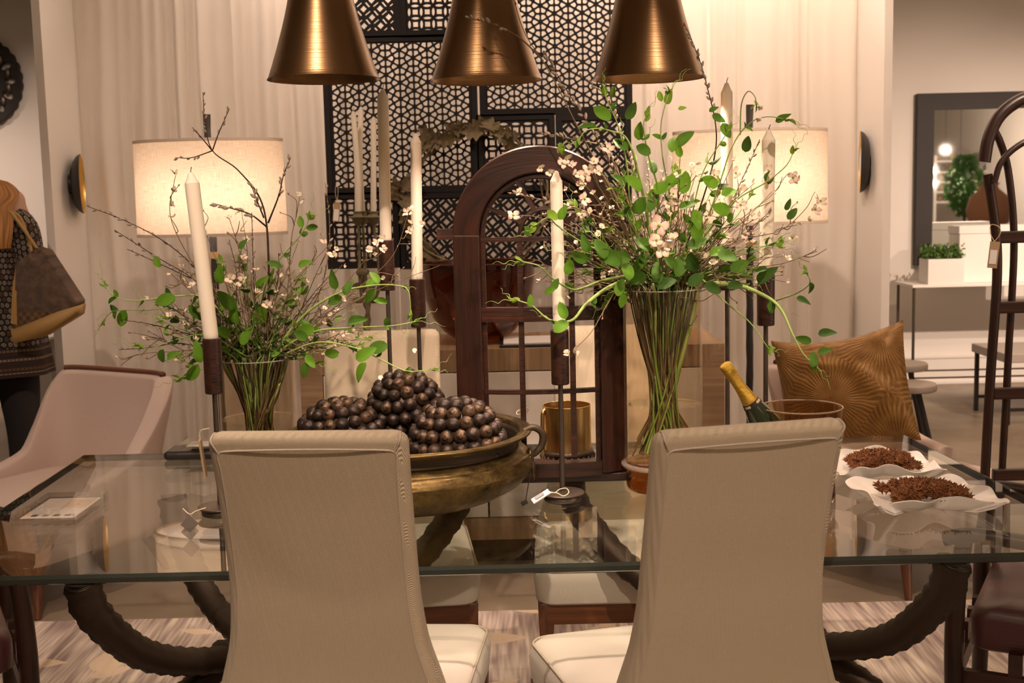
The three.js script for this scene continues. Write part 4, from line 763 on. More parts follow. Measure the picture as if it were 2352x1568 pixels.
// ------------------------------------------------------------------ candlesticks with candles
{
  const stick = (px, z, cupTop, cupBot, label) => {
    const a = P(px, cupTop, z), b = P(px, cupBot, z), t = thing('candlestick', label, 'candlestick', [a.x, TY, -z]), h = a.y - TY, c = b.y - TY;
    part(t, 'base', lathe([[0, 0], [0.048, 0], [0.05, 0.003], [0.05, 0.012], [0.0465, 0.014], [0.0465, 0.017], [0.058, 0.0185], [0.0595, 0.021], [0.059, 0.0235], [0.02, 0.0265], [0, 0.027]], 64), M.greymetal);
    part(t, 'stem', cyl(0.0072, 0.0066, c - 0.02, 0, 0.024 + (c - 0.02) / 2, 0, 16), M.greymetal);
    part(t, 'cup', lathe([[0, c], [0.0225, c], [0.0242, c + 0.003], [0.0246, h - 0.003], [0.0236, h], [0.0185, h], [0.018, h - 0.02], [0, h - 0.02]], 40), M.wdark, 'dark turned wooden cup');
    return { x: a.x, y: a.y - 0.018, z: -z };
  };
  const candle = (s, tx, ty, R, label) => {
    const top = P(tx, ty, -s.z), k = thing('candle', label, 'candle', [s.x, s.y, s.z]), d = top.sub(V(s.x, s.y, s.z)), L = d.length();
    const g = lathe([[0, 0], [R * 0.99, 0], [R, 0.03], [R * 0.985, L * 0.5], [R * 0.965, L - 0.032], [R * 0.962, L - 0.0275], [R * 0.955, L - 0.0265], [R * 0.82, L - 0.0225], [R * 0.56, L - 0.013], [R * 0.42, L - 0.006], [R * 0.33, L - 0.002], [R * 0.14, L], [0, L]], 32);
    const q = new THREE.Quaternion().setFromUnitVectors(V(0, 1, 0), d.clone().normalize());
    part(k, 'wax', g.applyQuaternion(q), M.wax);
    part(k, 'wick', tube([[0, L - 0.002, 0], [0.001, L + 0.007, 0], [0.004, L + 0.014, 0.001]], 0.0011, 6, 5).applyQuaternion(q), M.black);
  };
  const near = onTable(487, 3.12);
  let s = stick(486, 3.14, 776, 903, 'candlestick with dark wooden cup in front of the left glass vase'); candle(s, 438, 396, 0.0195, 'thick ivory candle leaning left in front of the left drum lamp');
  s = stick(886, 3.78, 551, 667, 'candlestick with dark wooden cup behind the bronze bowl, taller of that pair'); candle(s, 879, 205, 0.0182, 'tallest ivory candle, standing before the fretwork below the left pendant');
  s = stick(958, 3.72, 640, 751, 'candlestick with dark wooden cup behind the bronze bowl, shorter of that pair'); candle(s, 955, 306, 0.0172, 'ivory candle beside the arched lantern, shorter of the pair behind the bowl');
  s = stick(1285, 3.2, 757, 882, 'candlestick with dark wooden cup and tagged round foot in front of the arched lantern'); candle(s, 1277, 392, 0.0168, 'ivory candle wrapped by pea vine tendrils in front of the arched lantern');
  s = stick(1759, 3.32, 630, 747, 'candlestick with dark wooden cup at the right of the tall bouquet'); candle(s, 1766, 298, 0.0188, 'ivory candle standing before the right drum lamp');
  s = stick(1670, 3.5, 566, 666, 'candlestick with dark wooden cup partly hidden behind the tall bouquet'); candle(s, 1669, 190, 0.0172, 'tall ivory candle rising through the right side of the tall bouquet');
  // tags at two of the feet
  const a = PY(1268, 1140, TY + 0.03), k = thing('price_tag', 'white price tag on a string looped round the foot of the central candlestick', 'tag', a);
  part(k, 'card', box(0.052, 0.003, 0.02, -0.03, 0.006, 0.018, 0.35, 0.35, 0.42), M.paper);
  part(k, 'printed_label', box(0.026, 0.001, 0.012, -0.034, 0.0085, 0.02, 0.35, 0.35, 0.42), std({ color: new THREE.Color().setRGB(0.33, 0.32, 0.34), roughness: 0.8 }));
  part(k, 'string', tube([[-0.006, 0.014, 0.012], [0.012, 0.013, 0.014], [0.03, 0.006, 0.02], [0.044, 0.012, 0.008], [0.038, 0.02, -0.006], [0.02, 0.018, -0.004], [0.008, 0.012, 0.006], [-0.008, 0.016, 0.01]], 0.0013, 40, 5), M.string);
  const b = PY(447, 1180, TY + 0.028), m = thing('price_tag', 'dark diamond shaped tag hanging from the left candlestick foot over the glass', 'tag', b);
  part(m, 'card', box(0.032, 0.032, 0.002, -0.006, -0.018, 0.03, 0, 0.2, 0.78), std({ color: new THREE.Color().setRGB(0.12, 0.10, 0.085), roughness: 0.7 }));
  part(m, 'string', tube([[-0.024, 0.02, 0.02], [-0.006, 0.006, 0.024], [0.006, 0.01, 0.01], [0.03, 0.016, 0.0]], 0.0013, 20, 5), M.string);
}
// ------------------------------------------------------------------ arched bow-fronted wooden lantern
{
  const z = 3.43, k = z / FOCAL, c = P(1237, 535, z), t = thing('arched_lantern', 'dark wooden arched lantern frame with thin glazing bars on the table', 'lantern', [c.x, TY, -z]);
  const sp = c.y - TY, Ro = 0.2425, Ri = 0.167, BOW = 0.052;
  const bow = (g, k2 = 1) => { const p = g.attributes.position; for (let i = 0; i < p.count; i++) { const x = p.getX(i); p.setZ(i, p.getZ(i) + BOW * k2 * (1 - (x / Ro) ** 2)); } g.computeVertexNormals(); return g; };
  const bz = (x) => BOW * (1 - (x / Ro) ** 2);
  const cut = (w, h, d, x, y, zz, n = 24) => metre(new THREE.BoxGeometry(w, h, d, n, 1, 1)).translate(x, y, zz);
  part(t, 'arch', arcBeam(Ri, Ro, -0.0225, 0.0225, sp, bz), M.wdark);
  part(t, 'arch_bead', arcBeam(Ri - 0.016, Ri, -0.018, 0.008, sp, bz), M.wdark);
  for (const s of [-1, 1]) {
    part(t, 'stile', bow(metre(rbox(Ro - Ri, sp - 0.03, 0.05, 0.005, s * (Ro + Ri) / 2, 0.03 + (sp - 0.03) / 2, 0), 'y')), M.wdark);
    part(t, 'stile_bead', bow(cut(0.014, sp - 0.06, 0.026, s * (Ri - 0.008), 0.06 + (sp - 0.06) / 2, -0.005, 2)), M.wdark);
  }
  part(t, 'bottom_rail', bow(cut(2 * Ri, 0.04, 0.045, 0, 0.046, 0)), M.wdark);
  part(t, 'base_moulding', bow(metre(new RoundedBoxGeometry(2 * Ro + 0.02, 0.027, 0.066, 3, 0.006)).translate(0, 0.014, 0)), M.wdark);
  part(t, 'base_board', cut(2 * Ro, 0.02, 0.2, 0, 0.012, -0.1, 8), M.wdark);
  const yOf = (py) => P(1237, py, z).y - TY;
  part(t, 'middle_rail', bow(cut(2 * Ri, 0.04, 0.036, 0, yOf(717), 0)), M.wdark);
  for (const py of [547, 893]) part(t, 'glazing_bar', bow(cut(2 * Ri, 0.012, 0.02, 0, yOf(py), 0)), M.wdark);
  const vx = [-0.055, 0.088];
  for (const x of vx) part(t, 'glazing_bar', bow(cut(0.016, sp - 0.08, 0.02, x, 0.08 + (sp - 0.08) / 2, -0.002, 2)), M.wdark);
  part(t, 'fan_arc', arcBeam(0.062, 0.075, -0.01, 0.01, sp, bz, 0, Math.PI, 40, 0.016), M.wdark);
  for (const a of [152, 112, 68, 28]) { const r = a * Math.PI / 180; part(t, 'fan_bar', bow(bar([0.016 + Math.cos(r) * 0.07, sp + Math.sin(r) * 0.07, 0], [Math.cos(r) * (Ri - 0.004), sp + Math.sin(r) * (Ri - 0.004), 0], 0.013, 0.018)), M.wdark); }
  // back frame, lighter, joined by short rails
  part(t, 'rear_arch', arcBeam(Ro - 0.03, Ro + 0.006, -0.2, -0.176, sp), M.wdark);
  for (const s of [-1, 1]) { part(t, 'rear_stile', box(0.036, sp, 0.024, s * (Ro - 0.012), sp / 2, -0.19), M.wdark); part(t, 'side_rail', mg([box(0.02, 0.026, 0.16, s * (Ro - 0.01), sp, -0.1), box(0.02, 0.026, 0.16, s * (Ro - 0.01), 0.05, -0.1)]), M.wdark); }
  for (const s of [-1, 1]) part(t, 'rail_end', box(0.085, 0.032, 0.024, s * (Ro + 0.0125), sp - 0.002, -0.166), M.wdark);
  // string tied to a glazing bar
  const q = P(1199, 945, 3.4), kk = thing('tie_string', 'short natural string knotted round a glazing bar of the lantern', 'string', q);
  part(kk, 'knot', tube([[-0.012, 0.006, 0.01], [0.012, 0.012, 0.012], [0.014, 0.004, -0.012], [-0.012, 0, -0.012], [-0.013, -0.006, 0.01], [0.013, 0.0, 0.013], [0.02, 0.012, 0.012]], 0.0013, 40, 5), M.string);
  // brass cylinder inside
  const b = thing('brass_hurricane', 'open brass cylinder with ornate dark foot behind the lantern bars', 'candle holder', onTable(1303, 3.68)), R = 0.074;
  part(b, 'wall', lathe([[R - 0.004, 0.04], [R, 0.042], [R, 0.178], [R - 0.0012, 0.179], [R - 0.0025, 0.178], [R - 0.004, 0.04]], 64), M.brassBright);
  part(b, 'foot', mg([lathe([[0, 0.004], [0.082, 0.004], [0.084, 0.01], [0.078, 0.016], [0.079, 0.022], [0.083, 0.03], [0.081, 0.036], [0.076, 0.042], [0, 0.042]], 64), ...Array.from({ length: 26 }, (_, i) => ball(0.006, Math.cos(i / 26 * 6.283) * 0.081, 0.02, Math.sin(i / 26 * 6.283) * 0.081, 1, 1.2, 1, 8, 6))]), M.iron);
  part(b, 'side_tab', tube([[-0.072, 0.004, 0.03], [-0.078, 0.06, 0.034], [-0.076, 0.15, 0.03], [-0.07, 0.166, 0.026], [-0.06, 0.168, 0.024]], 0.007, 24, 6).applyMatrix4(M4(0, 0, 0)), M.brassBright);
  part(b, 'base_plate', lathe([[0, 0], [0.088, 0], [0.088, 0.004], [0, 0.004]], 48), M.brassBright);
}
// ------------------------------------------------------------------ ice bucket and bottle
{
  const o = onTable(1840, 3.15), t = thing('ice_bucket', 'smoky brown glass ice bucket holding a gold foiled bottle', 'bucket', o);
  part(t, 'wall', lathe([[0.09, 0.001], [0.088, 0.008], [0.088, 0.06], [0.106, 0.245], [0.108, 0.25], [0.105, 0.25], [0.084, 0.062], [0.084, 0.03], [0.001, 0.028]], 96), M.smoke);
  part(t, 'foot', lathe([[0.001, 0.001], [0.09, 0.001], [0.0905, 0.02], [0.088, 0.05], [0.001, 0.05]], 64), phy({ color: new THREE.Color().setRGB(0.40, 0.22, 0.11), roughness: 0.0, transmission: 1, thickness: 0 }));
  const ring = []; for (let i = 0; i < 20; i++) ring.push([Math.cos(i / 20 * 6.283) * 0.093, 0.068 + 0.004 * Math.sin(i * 1.9), Math.sin(i / 20 * 6.283) * 0.093]);
  part(t, 'glass_collar', tube(ring, 0.006, 80, 10, true), phy({ color: new THREE.Color().setRGB(0.75, 0.68, 0.6), roughness: 0.02, transmission: 0.8, thickness: 0 }));
  const lip = []; for (let i = 0; i < 20; i++) lip.push([Math.cos(i / 20 * 6.283) * 0.1065, 0.25, Math.sin(i / 20 * 6.283) * 0.1065]);
  part(t, 'lip', tube(lip, 0.0024, 96, 8, true), phy({ color: new THREE.Color().setRGB(0.62, 0.45, 0.3), roughness: 0.02, transmission: 0.7, thickness: 0 }));
  // bottle
  const top = P(1664, 836, 3.12), bt = thing('wine_bottle', 'sparkling wine bottle with gold foil neck leaning in the ice bucket', 'bottle', top);
  const dir = V(o[0] - 0.012, 0.835, o[2] - 0.005).sub(top).normalize(), q = new THREE.Quaternion().setFromUnitVectors(V(0, -1, 0), dir); bt.quaternion.copy(q);
  const foil = phy({ map: dtex(64, 64, (u, v) => mixc([0.66, 0.52, 0.16], [0.90, 0.76, 0.36], clamp(0.5 + fbm(u, v, 6, 2) * 1.1)), { rep: [2, 2] }), roughness: 0.3, metalness: 0.9, bumpMap: FINE, bumpScale: 0.0012 });
  part(bt, 'foil_cap', lathe([[0, 0.0005], [0.012, 0], [0.0165, -0.003], [0.0172, -0.012], [0.0162, -0.024], [0.0178, -0.028], [0.0178, -0.034], [0.016, -0.037]], 40), foil);
  part(bt, 'seal', lathe([[0, 0.0024], [0.005, 0.002], [0.006, 0], [0.007, 0]], 20).applyMatrix4(M4(0.006, -0.026, 0.0165, Math.PI / 2, 0, 0)), foil);
  part(bt, 'foil_neck', lathe([[0.016, -0.036], [0.0148, -0.05], [0.0155, -0.075], [0.0185, -0.1], [0.0225, -0.122]], 40), foil);
  part(bt, 'neck_label', lathe([[0.0226, -0.122], [0.0232, -0.1235], [0.0262, -0.138], [0.0258, -0.1385]], 40), std({ map: (() => { const c = document.createElement('canvas'); c.width = 512; c.height = 64; const g = c.getContext('2d'); g.fillStyle = '#16120c'; g.fillRect(0, 0, 512, 64); g.strokeStyle = '#b58c3a'; g.lineWidth = 4; g.strokeRect(-4, 6, 520, 50); g.fillStyle = '#e2cf98'; g.font = 'italic 22px serif'; for (const x of [40, 168, 296, 424]) { g.beginPath(); g.moveTo(x, 38); for (let i = 0; i < 60; i++) g.lineTo(x + i, 34 + Math.sin(i * 0.9) * 6 * Math.sin(i * 0.21)); g.strokeStyle = '#e2cf98'; g.lineWidth = 2.5; g.stroke(); } const tx = new THREE.CanvasTexture(c); tx.colorSpace = THREE.SRGBColorSpace; return tx; })(), roughness: 0.5 }), 'black neck label with gold edge');
  part(bt, 'body', lathe([[0.0255, -0.138], [0.034, -0.165], [0.0425, -0.2], [0.0445, -0.225], [0.0445, -0.318], [0.04, -0.326], [0, -0.326]], 48), phy({ color: new THREE.Color().setRGB(0.012, 0.02, 0.008), roughness: 0.06, clearcoat: 1, clearcoatRoughness: 0.03 }));
}
// ------------------------------------------------------------------ leaf dishes with star shaped pods
{
  const zoom = (l) => l.map(([x, y]) => [1850 + x / 2.613, 700 + y / 2.613]);
  const podM = std({ map: dtex(64, 64, (u, v) => mixc([0.30, 0.165, 0.065], [0.60, 0.375, 0.17], clamp(0.5 + fbm(u, v, 5, 2) * 1.4))), roughness: 0.75 });
  const podG = mg(Array.from({ length: 6 }, (_, i) => new THREE.ConeGeometry(0.0042, 0.015, 5).applyMatrix4(M4(0, 0.0075, 0)).applyMatrix4(M4(0, 0, 0, Math.PI / 2 - 0.35 - (i % 2) * 0.4, 0, 0)).applyMatrix4(M4(0, 0, 0, 0, i * 1.047, 0))));
  const dish = (pts, label, podLabel, sd) => {
    reseed(sd);
    const Y = TY + 0.036, w = pts.map(([x, y]) => PY(x, y, Y)), cx = w.reduce((s, p) => s.add(p), V(0, 0, 0)).multiplyScalar(1 / w.length), t = thing('leaf_dish', label, 'dish', [cx.x, TY, cx.z]);
    const cv = new THREE.CatmullRomCurve3(w.map((p) => V(p.x - cx.x, 0, p.z - cx.z)), true, 'catmullrom', 0.35), n = 160, rim = [];
    for (let i = 0; i < n; i++) { const p = cv.getPointAt(i / n); p.y = 0.036 + 0.006 * Math.sin(i / n * 6.283 * 9) + 0.004 * Math.sin(i / n * 6.283 * 4 + 1); rim.push(p); }
    const row = (k, f) => rim.map((p) => V(p.x * k, f(p), p.z * k));
    const th = 0.005;
    const rows = [row(0.02, () => 0.001), row(0.45, () => 0.001), row(0.66, (p) => 0.004), row(0.85, (p) => p.y * 0.5), row(0.97, (p) => p.y * 0.93), row(1, (p) => p.y), row(0.985, (p) => p.y + 0.002), row(0.95, (p) => p.y * 0.9), row(0.83, (p) => p.y * 0.5 + th), row(0.66, () => 0.009), row(0.45, () => 0.007), row(0.02, () => 0.007)];
    const g = skin(rows, true, true, true); part(t, 'dish_body', g, M.porcelain);
    const idx = []; const m = new THREE.InstancedMesh(podG, podM, 620), q = new THREE.Matrix4();
    let cnt = 0; while (cnt < 620) { const p = rim[Math.floor(rnd() * n)], k = Math.sqrt(rnd()) * 0.585; const h = 0.016 + (1 - (k / 0.8) ** 2) * 0.032 * rnd() + 0.012; q.compose(V(p.x * k, h, p.z * k), new THREE.Quaternion().setFromEuler(new THREE.Euler(rr(-0.9, 0.9), rr(0, 6.3), rr(-0.9, 0.9))), V(1, 1, 1).multiplyScalar(rr(0.75, 1.2))); m.setMatrixAt(cnt++, q); }
    m.name = numbered('dried_pods'); m.position.set(cx.x, TY, cx.z); m.castShadow = m.receiveShadow = true; scene.add(m); tag(m, podLabel, 'dried pods', null, 'stuff');
  };
  dish(zoom([[235, 1068], [310, 1050], [420, 1040], [540, 1040], [660, 1022], [760, 1045], [870, 1035], [950, 1050], [1010, 1085], [1110, 1100], [1160, 1140], [1232, 1200], [1130, 1185], [1040, 1178], [900, 1165], [800, 1152], [700, 1178], [600, 1190], [510, 1192], [440, 1228], [405, 1215], [420, 1180], [370, 1130], [290, 1100]]), 'white wavy leaf shaped dish at the front with pointed tips', 'brown star shaped dried pods heaped in the front leaf dish', 3);
  dish(zoom([[80, 930], [210, 872], [310, 856], [380, 852], [480, 868], [560, 878], [670, 885], [740, 920], [790, 960], [855, 1003], [760, 992], [640, 985], [560, 975], [470, 967], [380, 985], [310, 995], [230, 1010], [150, 985]]), 'white wavy leaf shaped dish further back beside the ice bucket', 'brown star shaped dried pods heaped in the back leaf dish', 4);
}
// ------------------------------------------------------------------ acrylic sign block, black tray at the back edge
{
  const a = PY(26, 1208, TY), b = PY(172, 1208, TY), c = PY(172, 1150, TY), w = b.x - a.x, d = Math.abs(c.z - a.z), h = 0.026;
  const t = thing('acrylic_block', 'clear acrylic sign block with printed card lying on the glass table', 'sign', [(a.x + b.x) / 2, TY + 0.0005, (a.z + c.z) / 2]);
  part(t, 'lower_block', rbox(w, h * 0.48, d, 0.002, 0, h * 0.24, 0), M.acrylic); part(t, 'upper_block', rbox(w, h * 0.48, d, 0.002, 0, h * 0.76, 0), M.acrylic);
  const cnv = document.createElement('canvas'); cnv.width = 512; cnv.height = 512; const g = cnv.getContext('2d');
  g.fillStyle = '#efe6dc'; g.fillRect(0, 0, 512, 512); g.fillStyle = '#e3cdb2'; g.fillRect(240, 20, 250, 250); g.strokeStyle = '#a58565'; g.lineWidth = 7; g.beginPath(); g.moveTo(270, 90); g.quadraticCurveTo(370, 60, 460, 96); g.moveTo(365, 80); g.lineTo(358, 190); g.moveTo(358, 150); g.lineTo(320, 200); g.moveTo(358, 150); g.lineTo(400, 196); g.stroke();
  g.strokeStyle = '#c4b4a2'; g.lineWidth = 4; for (let i = 0; i < 9; i++) { g.beginPath(); g.moveTo(40, 60 + i * 24); g.lineTo(200 - (i % 3) * 26, 60 + i * 24); g.stroke(); }
  for (const [i, f] of [[0, '#55514d'], [1, '#9a8d7c'], [2, '#6f6a55'], [3, '#84806c']]) { g.fillStyle = f; g.fillRect(70 + i * 105, 420, 62, 46); }
  const tx = new THREE.CanvasTexture(cnv); tx.colorSpace = THREE.SRGBColorSpace;
  const pg = new THREE.PlaneGeometry(w * 0.84, d * 0.84).rotateX(-Math.PI / 2).translate(0, h * 0.5, 0);
  part(t, 'printed_card', mg([pg]), std({ map: tx, roughness: 0.7, side: THREE.DoubleSide }));
  for (const sx of [-1, 1]) for (const sz of [-1, 1]) part(t, 'pin', cyl(0.003, 0.003, h, sx * (w / 2 - 0.01), h / 2, sz * (d / 2 - 0.01), 10), M.acrylic);
  const e = P(470, 1036, 3.88), k = thing('black_tray', 'black round ended tray at the far edge of the glass table', 'tray', [e.x, TY, -3.88]);
  part(k, 'body', rbox(0.24, 0.03, 0.12, 0.0145, 0, 0.015, 0, 0, 0, 0, 6), M.black);
  const s = thing('acrylic_block', 'clear acrylic block standing on the black tray at the far table edge', 'sign', [e.x + 0.02, TY + 0.0305, -3.88]);
  part(s, 'body', rbox(0.17, 0.024, 0.1, 0.002, 0, 0.012, 0), M.acrylic); part(s, 'printed_card', box(0.14, 0.001, 0.08, 0, 0.012, 0), M.paper);
  // bamboo tag hanging beside the near chair, tag on the fretwork
  const q = P(466, 1052, 2.36), f = thing('hang_tag', 'thin brown paper tag hanging edge on beside the near dining chair back', 'tag', q);
  part(f, 'card', box(0.004, 0.076, 0.03, 0, 0, 0, 0, 0.15, 0.1), M.kraft); part(f, 'string', tube([[-0.004, 0.038, 0], [-0.002, 0.055, 0], [0.016, 0.06, 0.0]], 0.001, 10, 5), M.string);
  const r = P(773, 487, 5.84), n = thing('price_tag', 'small kraft and white price tag hanging on the fretwork beside the candelabrum', 'tag', r);
  part(n, 'card', box(0.032, 0.09, 0.002, 0, 0, 0, 0, 0, -0.12), M.kraft); part(n, 'printed_label', box(0.024, 0.055, 0.001, -0.002, -0.014, 0.002, 0, 0, -0.12), M.paper); part(n, 'string', tube([[0.005, 0.045, 0], [-0.004, 0.1, -0.01], [0.004, 0.14, -0.03], [0.01, 0.1, -0.01], [0.005, 0.045, 0]], 0.001, 24, 5), M.string);
}
// ------------------------------------------------------------------ two glass vases with willow twigs, pea vines and blossom
const VG = { leafA: [], stemG: null };
{
  const leafM = [[0.135, 0.32, 0.016], [0.08, 0.20, 0.014], [0.045, 0.115, 0.012], [0.22, 0.40, 0.03]].map((c) => phy({ color: new THREE.Color().setRGB(...c), roughness: 0.62, transmission: 0.36, thickness: 0, specularIntensity: 0.35, bumpMap: FINE, bumpScale: 0.0006, side: THREE.DoubleSide }));
  const stemM = std({ color: new THREE.Color().setRGB(0.19, 0.30, 0.06), roughness: 0.55 }), stemL = std({ color: new THREE.Color().setRGB(0.30, 0.42, 0.11), roughness: 0.55 });
  const bark = std({ map: dtex(64, 128, (u, v) => mixc([0.12, 0.075, 0.04], [0.27, 0.17, 0.085], clamp(0.5 + tn(u, v, 6, 20, 3) * 0.9)), { rep: [20, 8] }), roughness: 0.7 }), bark2 = std({ color: new THREE.Color().setRGB(0.15, 0.10, 0.045), roughness: 0.65 });
  const catM = std({ color: new THREE.Color().setRGB(0.46, 0.38, 0.29), roughness: 1, bumpMap: FINE, bumpScale: 0.001 }), budM = std({ color: new THREE.Color().setRGB(0.24, 0.13, 0.06), roughness: 0.6 });
  const petM = phy({ vertexColors: true, color: 0xffffff, roughness: 0.75, transmission: 0.22, thickness: 0, specularIntensity: 0.3, side: THREE.DoubleSide });
  const leafGeo = (W, fold, curl, tw) => { const rows = []; for (let i = 0; i <= 9; i++) { const u = i / 9, w = W * Math.max(0.008, (u ** 0.55) * ((1 - u) ** 0.8) * 2.0); rows.push([-1, -0.5, 0, 0.5, 1].map((q) => V(q * w, u, Math.abs(q) * w * fold - curl * u * u + Math.sin(u * 9 + q * 2) * 0.012 + q * tw * u * w))); } return skin(rows, false); };
  const leafG = [leafGeo(0.33, 0.45, 0.2, 0.5), leafGeo(0.29, 0.75, 0.35, -0.6), leafGeo(0.36, 0.3, -0.15, 0.7), leafGeo(0.25, 1.1, 0.25, 0.3)];
  const catG = mg([lathe([[0, 0], [0.0022, 0.001], [0.0034, 0.004], [0.0036, 0.008], [0.0027, 0.012], [0.0012, 0.0148], [0, 0.0155]], 10)]);
  const scaleG = mg([lathe([[0, -0.002], [0.0022, -0.001], [0.0026, 0.002], [0.0012, 0.005], [0, 0.006]], 8)]);
  // blossom: broad cupped petals, white with pink tips, small green-yellow eye
  const flowerGeo = (n, open, L, W, pink) => {
    const pos = [], col = [], idx = [];
    for (let k = 0; k < n; k++) { const op = open * [1, 0.72, 1.12, 0.85, 0.95][k], a = k / n * 6.283 + (k % 2) * 0.25, b0 = pos.length / 3; for (let i = 0; i <= 5; i++) for (let j = -2; j <= 2; j++) { const u = i / 5, w = W * (0.10 + 0.9 * Math.sin(Math.PI * clamp(u * 0.72 + 0.06)) ** 1.6) * (u > 0.95 ? 0.5 : 1) * j / 4, r = u * L * Math.sin(op), h = u * L * Math.cos(op) + u * u * 0.006 * (k % 3 - 1) + j * u * 0.0011 * (k % 2 ? 1 : -1) - Math.abs(j) * 0.0006 + Math.sin(u * 7 + k) * 0.0006; pos.push(Math.cos(a) * r - Math.sin(a) * w, h, Math.sin(a) * r + Math.cos(a) * w); const p = sstep(0.72, 1.0, u + Math.abs(j) * 0.05) * pink; col.push(0.80 - p * 0.10, 0.72 - p * 0.42, 0.57 - p * 0.28); }
      for (let i = 0; i < 5; i++) for (let j = 0; j < 4; j++) { const q = b0 + i * 5 + j; idx.push(q, q + 5, q + 1, q + 1, q + 5, q + 6); } }
    const e = new THREE.SphereGeometry(0.0026, 8, 6), b0 = pos.length / 3; for (let i = 0; i < e.attributes.position.count; i++) { pos.push(e.attributes.position.getX(i), e.attributes.position.getY(i) + 0.002, e.attributes.position.getZ(i)); col.push(0.42, 0.44, 0.10); } for (const i of e.index.array) idx.push(i + b0);
    const g = new THREE.BufferGeometry(); g.setAttribute('position', new THREE.Float32BufferAttribute(pos, 3)); g.setAttribute('color', new THREE.Float32BufferAttribute(col, 3)); g.setIndex(idx); g.computeVertexNormals(); return g;
  };
  const dog = [flowerGeo(4, 1.25, 0.0165, 0.0125, 1), flowerGeo(4, 0.95, 0.0155, 0.011, 1), flowerGeo(5, 0.7, 0.014, 0.008, 0.8)], pea = [flowerGeo(3, 0.55, 0.015, 0.011, 0.15), flowerGeo(3, 0.3, 0.016, 0.009, 0.1)];
  const put = (t, name, g, m, p, d, s, roll) => { const o = part(t, name, g, m); o.position.copy(p).sub(t.position); const q = new THREE.Quaternion().setFromUnitVectors(V(0, 1, 0), d.clone().normalize()); if (roll !== undefined) q.multiply(new THREE.Quaternion().setFromAxisAngle(V(0, 1, 0), roll)); o.quaternion.copy(q); o.scale.setScalar(s); return o; };
  const rdir = (k = 1) => V(rr(-1, 1), rr(-1, 1), rr(-1, 1)).multiplyScalar(k);

  function vase(px, z, R, yTop, base, label) {
    const o = onTable(px, z), c = V(...o), H = yTop - TY, t = thing('glass_vase', label, 'vase', o), b = base ? 0.072 : 0.012;
    part(t, 'wall', lathe([[R * 0.97, b], [R, b + 0.01], [R, H - 0.002], [R - 0.0015, H], [R - 0.003, H - 0.002], [R - 0.0035, b + 0.012]], 96), M.vase);
    const lip = []; for (let i = 0; i < 20; i++) lip.push([Math.cos(i / 20 * 6.283) * (R - 0.0015), H, Math.sin(i / 20 * 6.283) * (R - 0.0015)]);
    part(t, 'lip', tube(lip, 0.0019, 96, 8, true), phy({ color: new THREE.Color().setRGB(0.85, 0.82, 0.75), roughness: 0.02, transmission: 0.8, thickness: 0 }));
    if (base) {
      part(t, 'foot', lathe([[0.001, 0.0005], [R * 0.93, 0.0005], [R * 0.965, 0.01], [R * 0.97, 0.066], [0.001, 0.062]], 96), phy({ color: new THREE.Color().setRGB(0.50, 0.27, 0.12), roughness: 0.0, transmission: 1, thickness: 0 }), 'thick amber brown glass foot');
      const ring = []; for (let i = 0; i < 20; i++) ring.push([Math.cos(i / 20 * 6.283) * R * 1.03, 0.07, Math.sin(i / 20 * 6.283) * R * 1.03]);
      part(t, 'glass_collar', tube(ring, 0.0075, 96, 10, true), phy({ color: new THREE.Color().setRGB(0.80, 0.72, 0.6), roughness: 0.02, transmission: 0.8, thickness: 0 }));
    } else part(t, 'foot', lathe([[0.001, 0.0005], [R * 0.96, 0.0005], [R * 0.98, 0.012], [0.001, 0.01]], 96), M.vase);
    const wl = base ? P(px, 927, z).y - TY : H * 0.5;
    part(t, 'water_surface', lathe([[0.0005, wl], [R - 0.012, wl], [R - 0.0045, wl + 0.002]], 64), phy({ color: new THREE.Color().setRGB(0.86, 0.86, 0.72), roughness: 0, transmission: 1, thickness: 0, ior: 1.33 }));
    return { c, R, top: yTop, z, b };
  }
  // the part of a stem that stands in the vase: crosses from one side of the foot to the other side of the mouth
  const foot = (B, dx) => { const a = rr(0, 6.28), r = B.R * 0.72 * Math.sqrt(rnd()), m = clamp(dx * 1.6 + rr(-0.45, 0.45), -0.8, 0.8); return [V(B.c.x + Math.cos(a) * r - m * B.R * 0.35, B.c.y + B.b + 0.02 + rnd() * 0.05, B.c.z + Math.sin(a) * r), V(B.c.x + m * B.R * 0.45, lerp(B.c.y, B.top, 0.6), B.c.z + rr(-0.4, 0.4) * B.R), V(B.c.x + m * B.R, B.top - 0.002, B.c.z + rr(-0.6, 0.6) * B.R)]; };
  function stem(name, label, cat, B, pts, r0, r1, mat, group, dz = rr(-0.1, 0.1), own) {
    const n = pts.length, w = pts.map((p, i) => p.isVector3 ? p : P(p[0], p[1], B.z - dz * Math.min(1, (i + 1) / n * 1.3)));
    const f = own ? [] : foot(B, (w[Math.min(1, n - 1)].x - B.c.x) / 0.4), all = [...f, ...w], o = all[0];
    const t = thing(name, label, cat, o, 0, group), c = new THREE.CatmullRomCurve3(all, false, 'centripetal');
    part(t, 'stem', tube(all.map((p) => p.clone().sub(o)), (u) => lerp(r0, r1, u), Math.max(16, all.length * 8), 7), mat);
    return { t, c, len: c.getLength(), t0: own ? 0 : Math.min(0.8, new THREE.CatmullRomCurve3(all.slice(0, 3), false, 'centripetal').getLength() / c.getLength()), pts: w };
  }
  const leafAt = (s, p, d, L, mi) => put(s.t, 'leaf', leafG[Math.floor(rnd() * 4)], leafM[mi ?? Math.floor(rnd() * 3)], p, d, L, rr(0, 6.28));
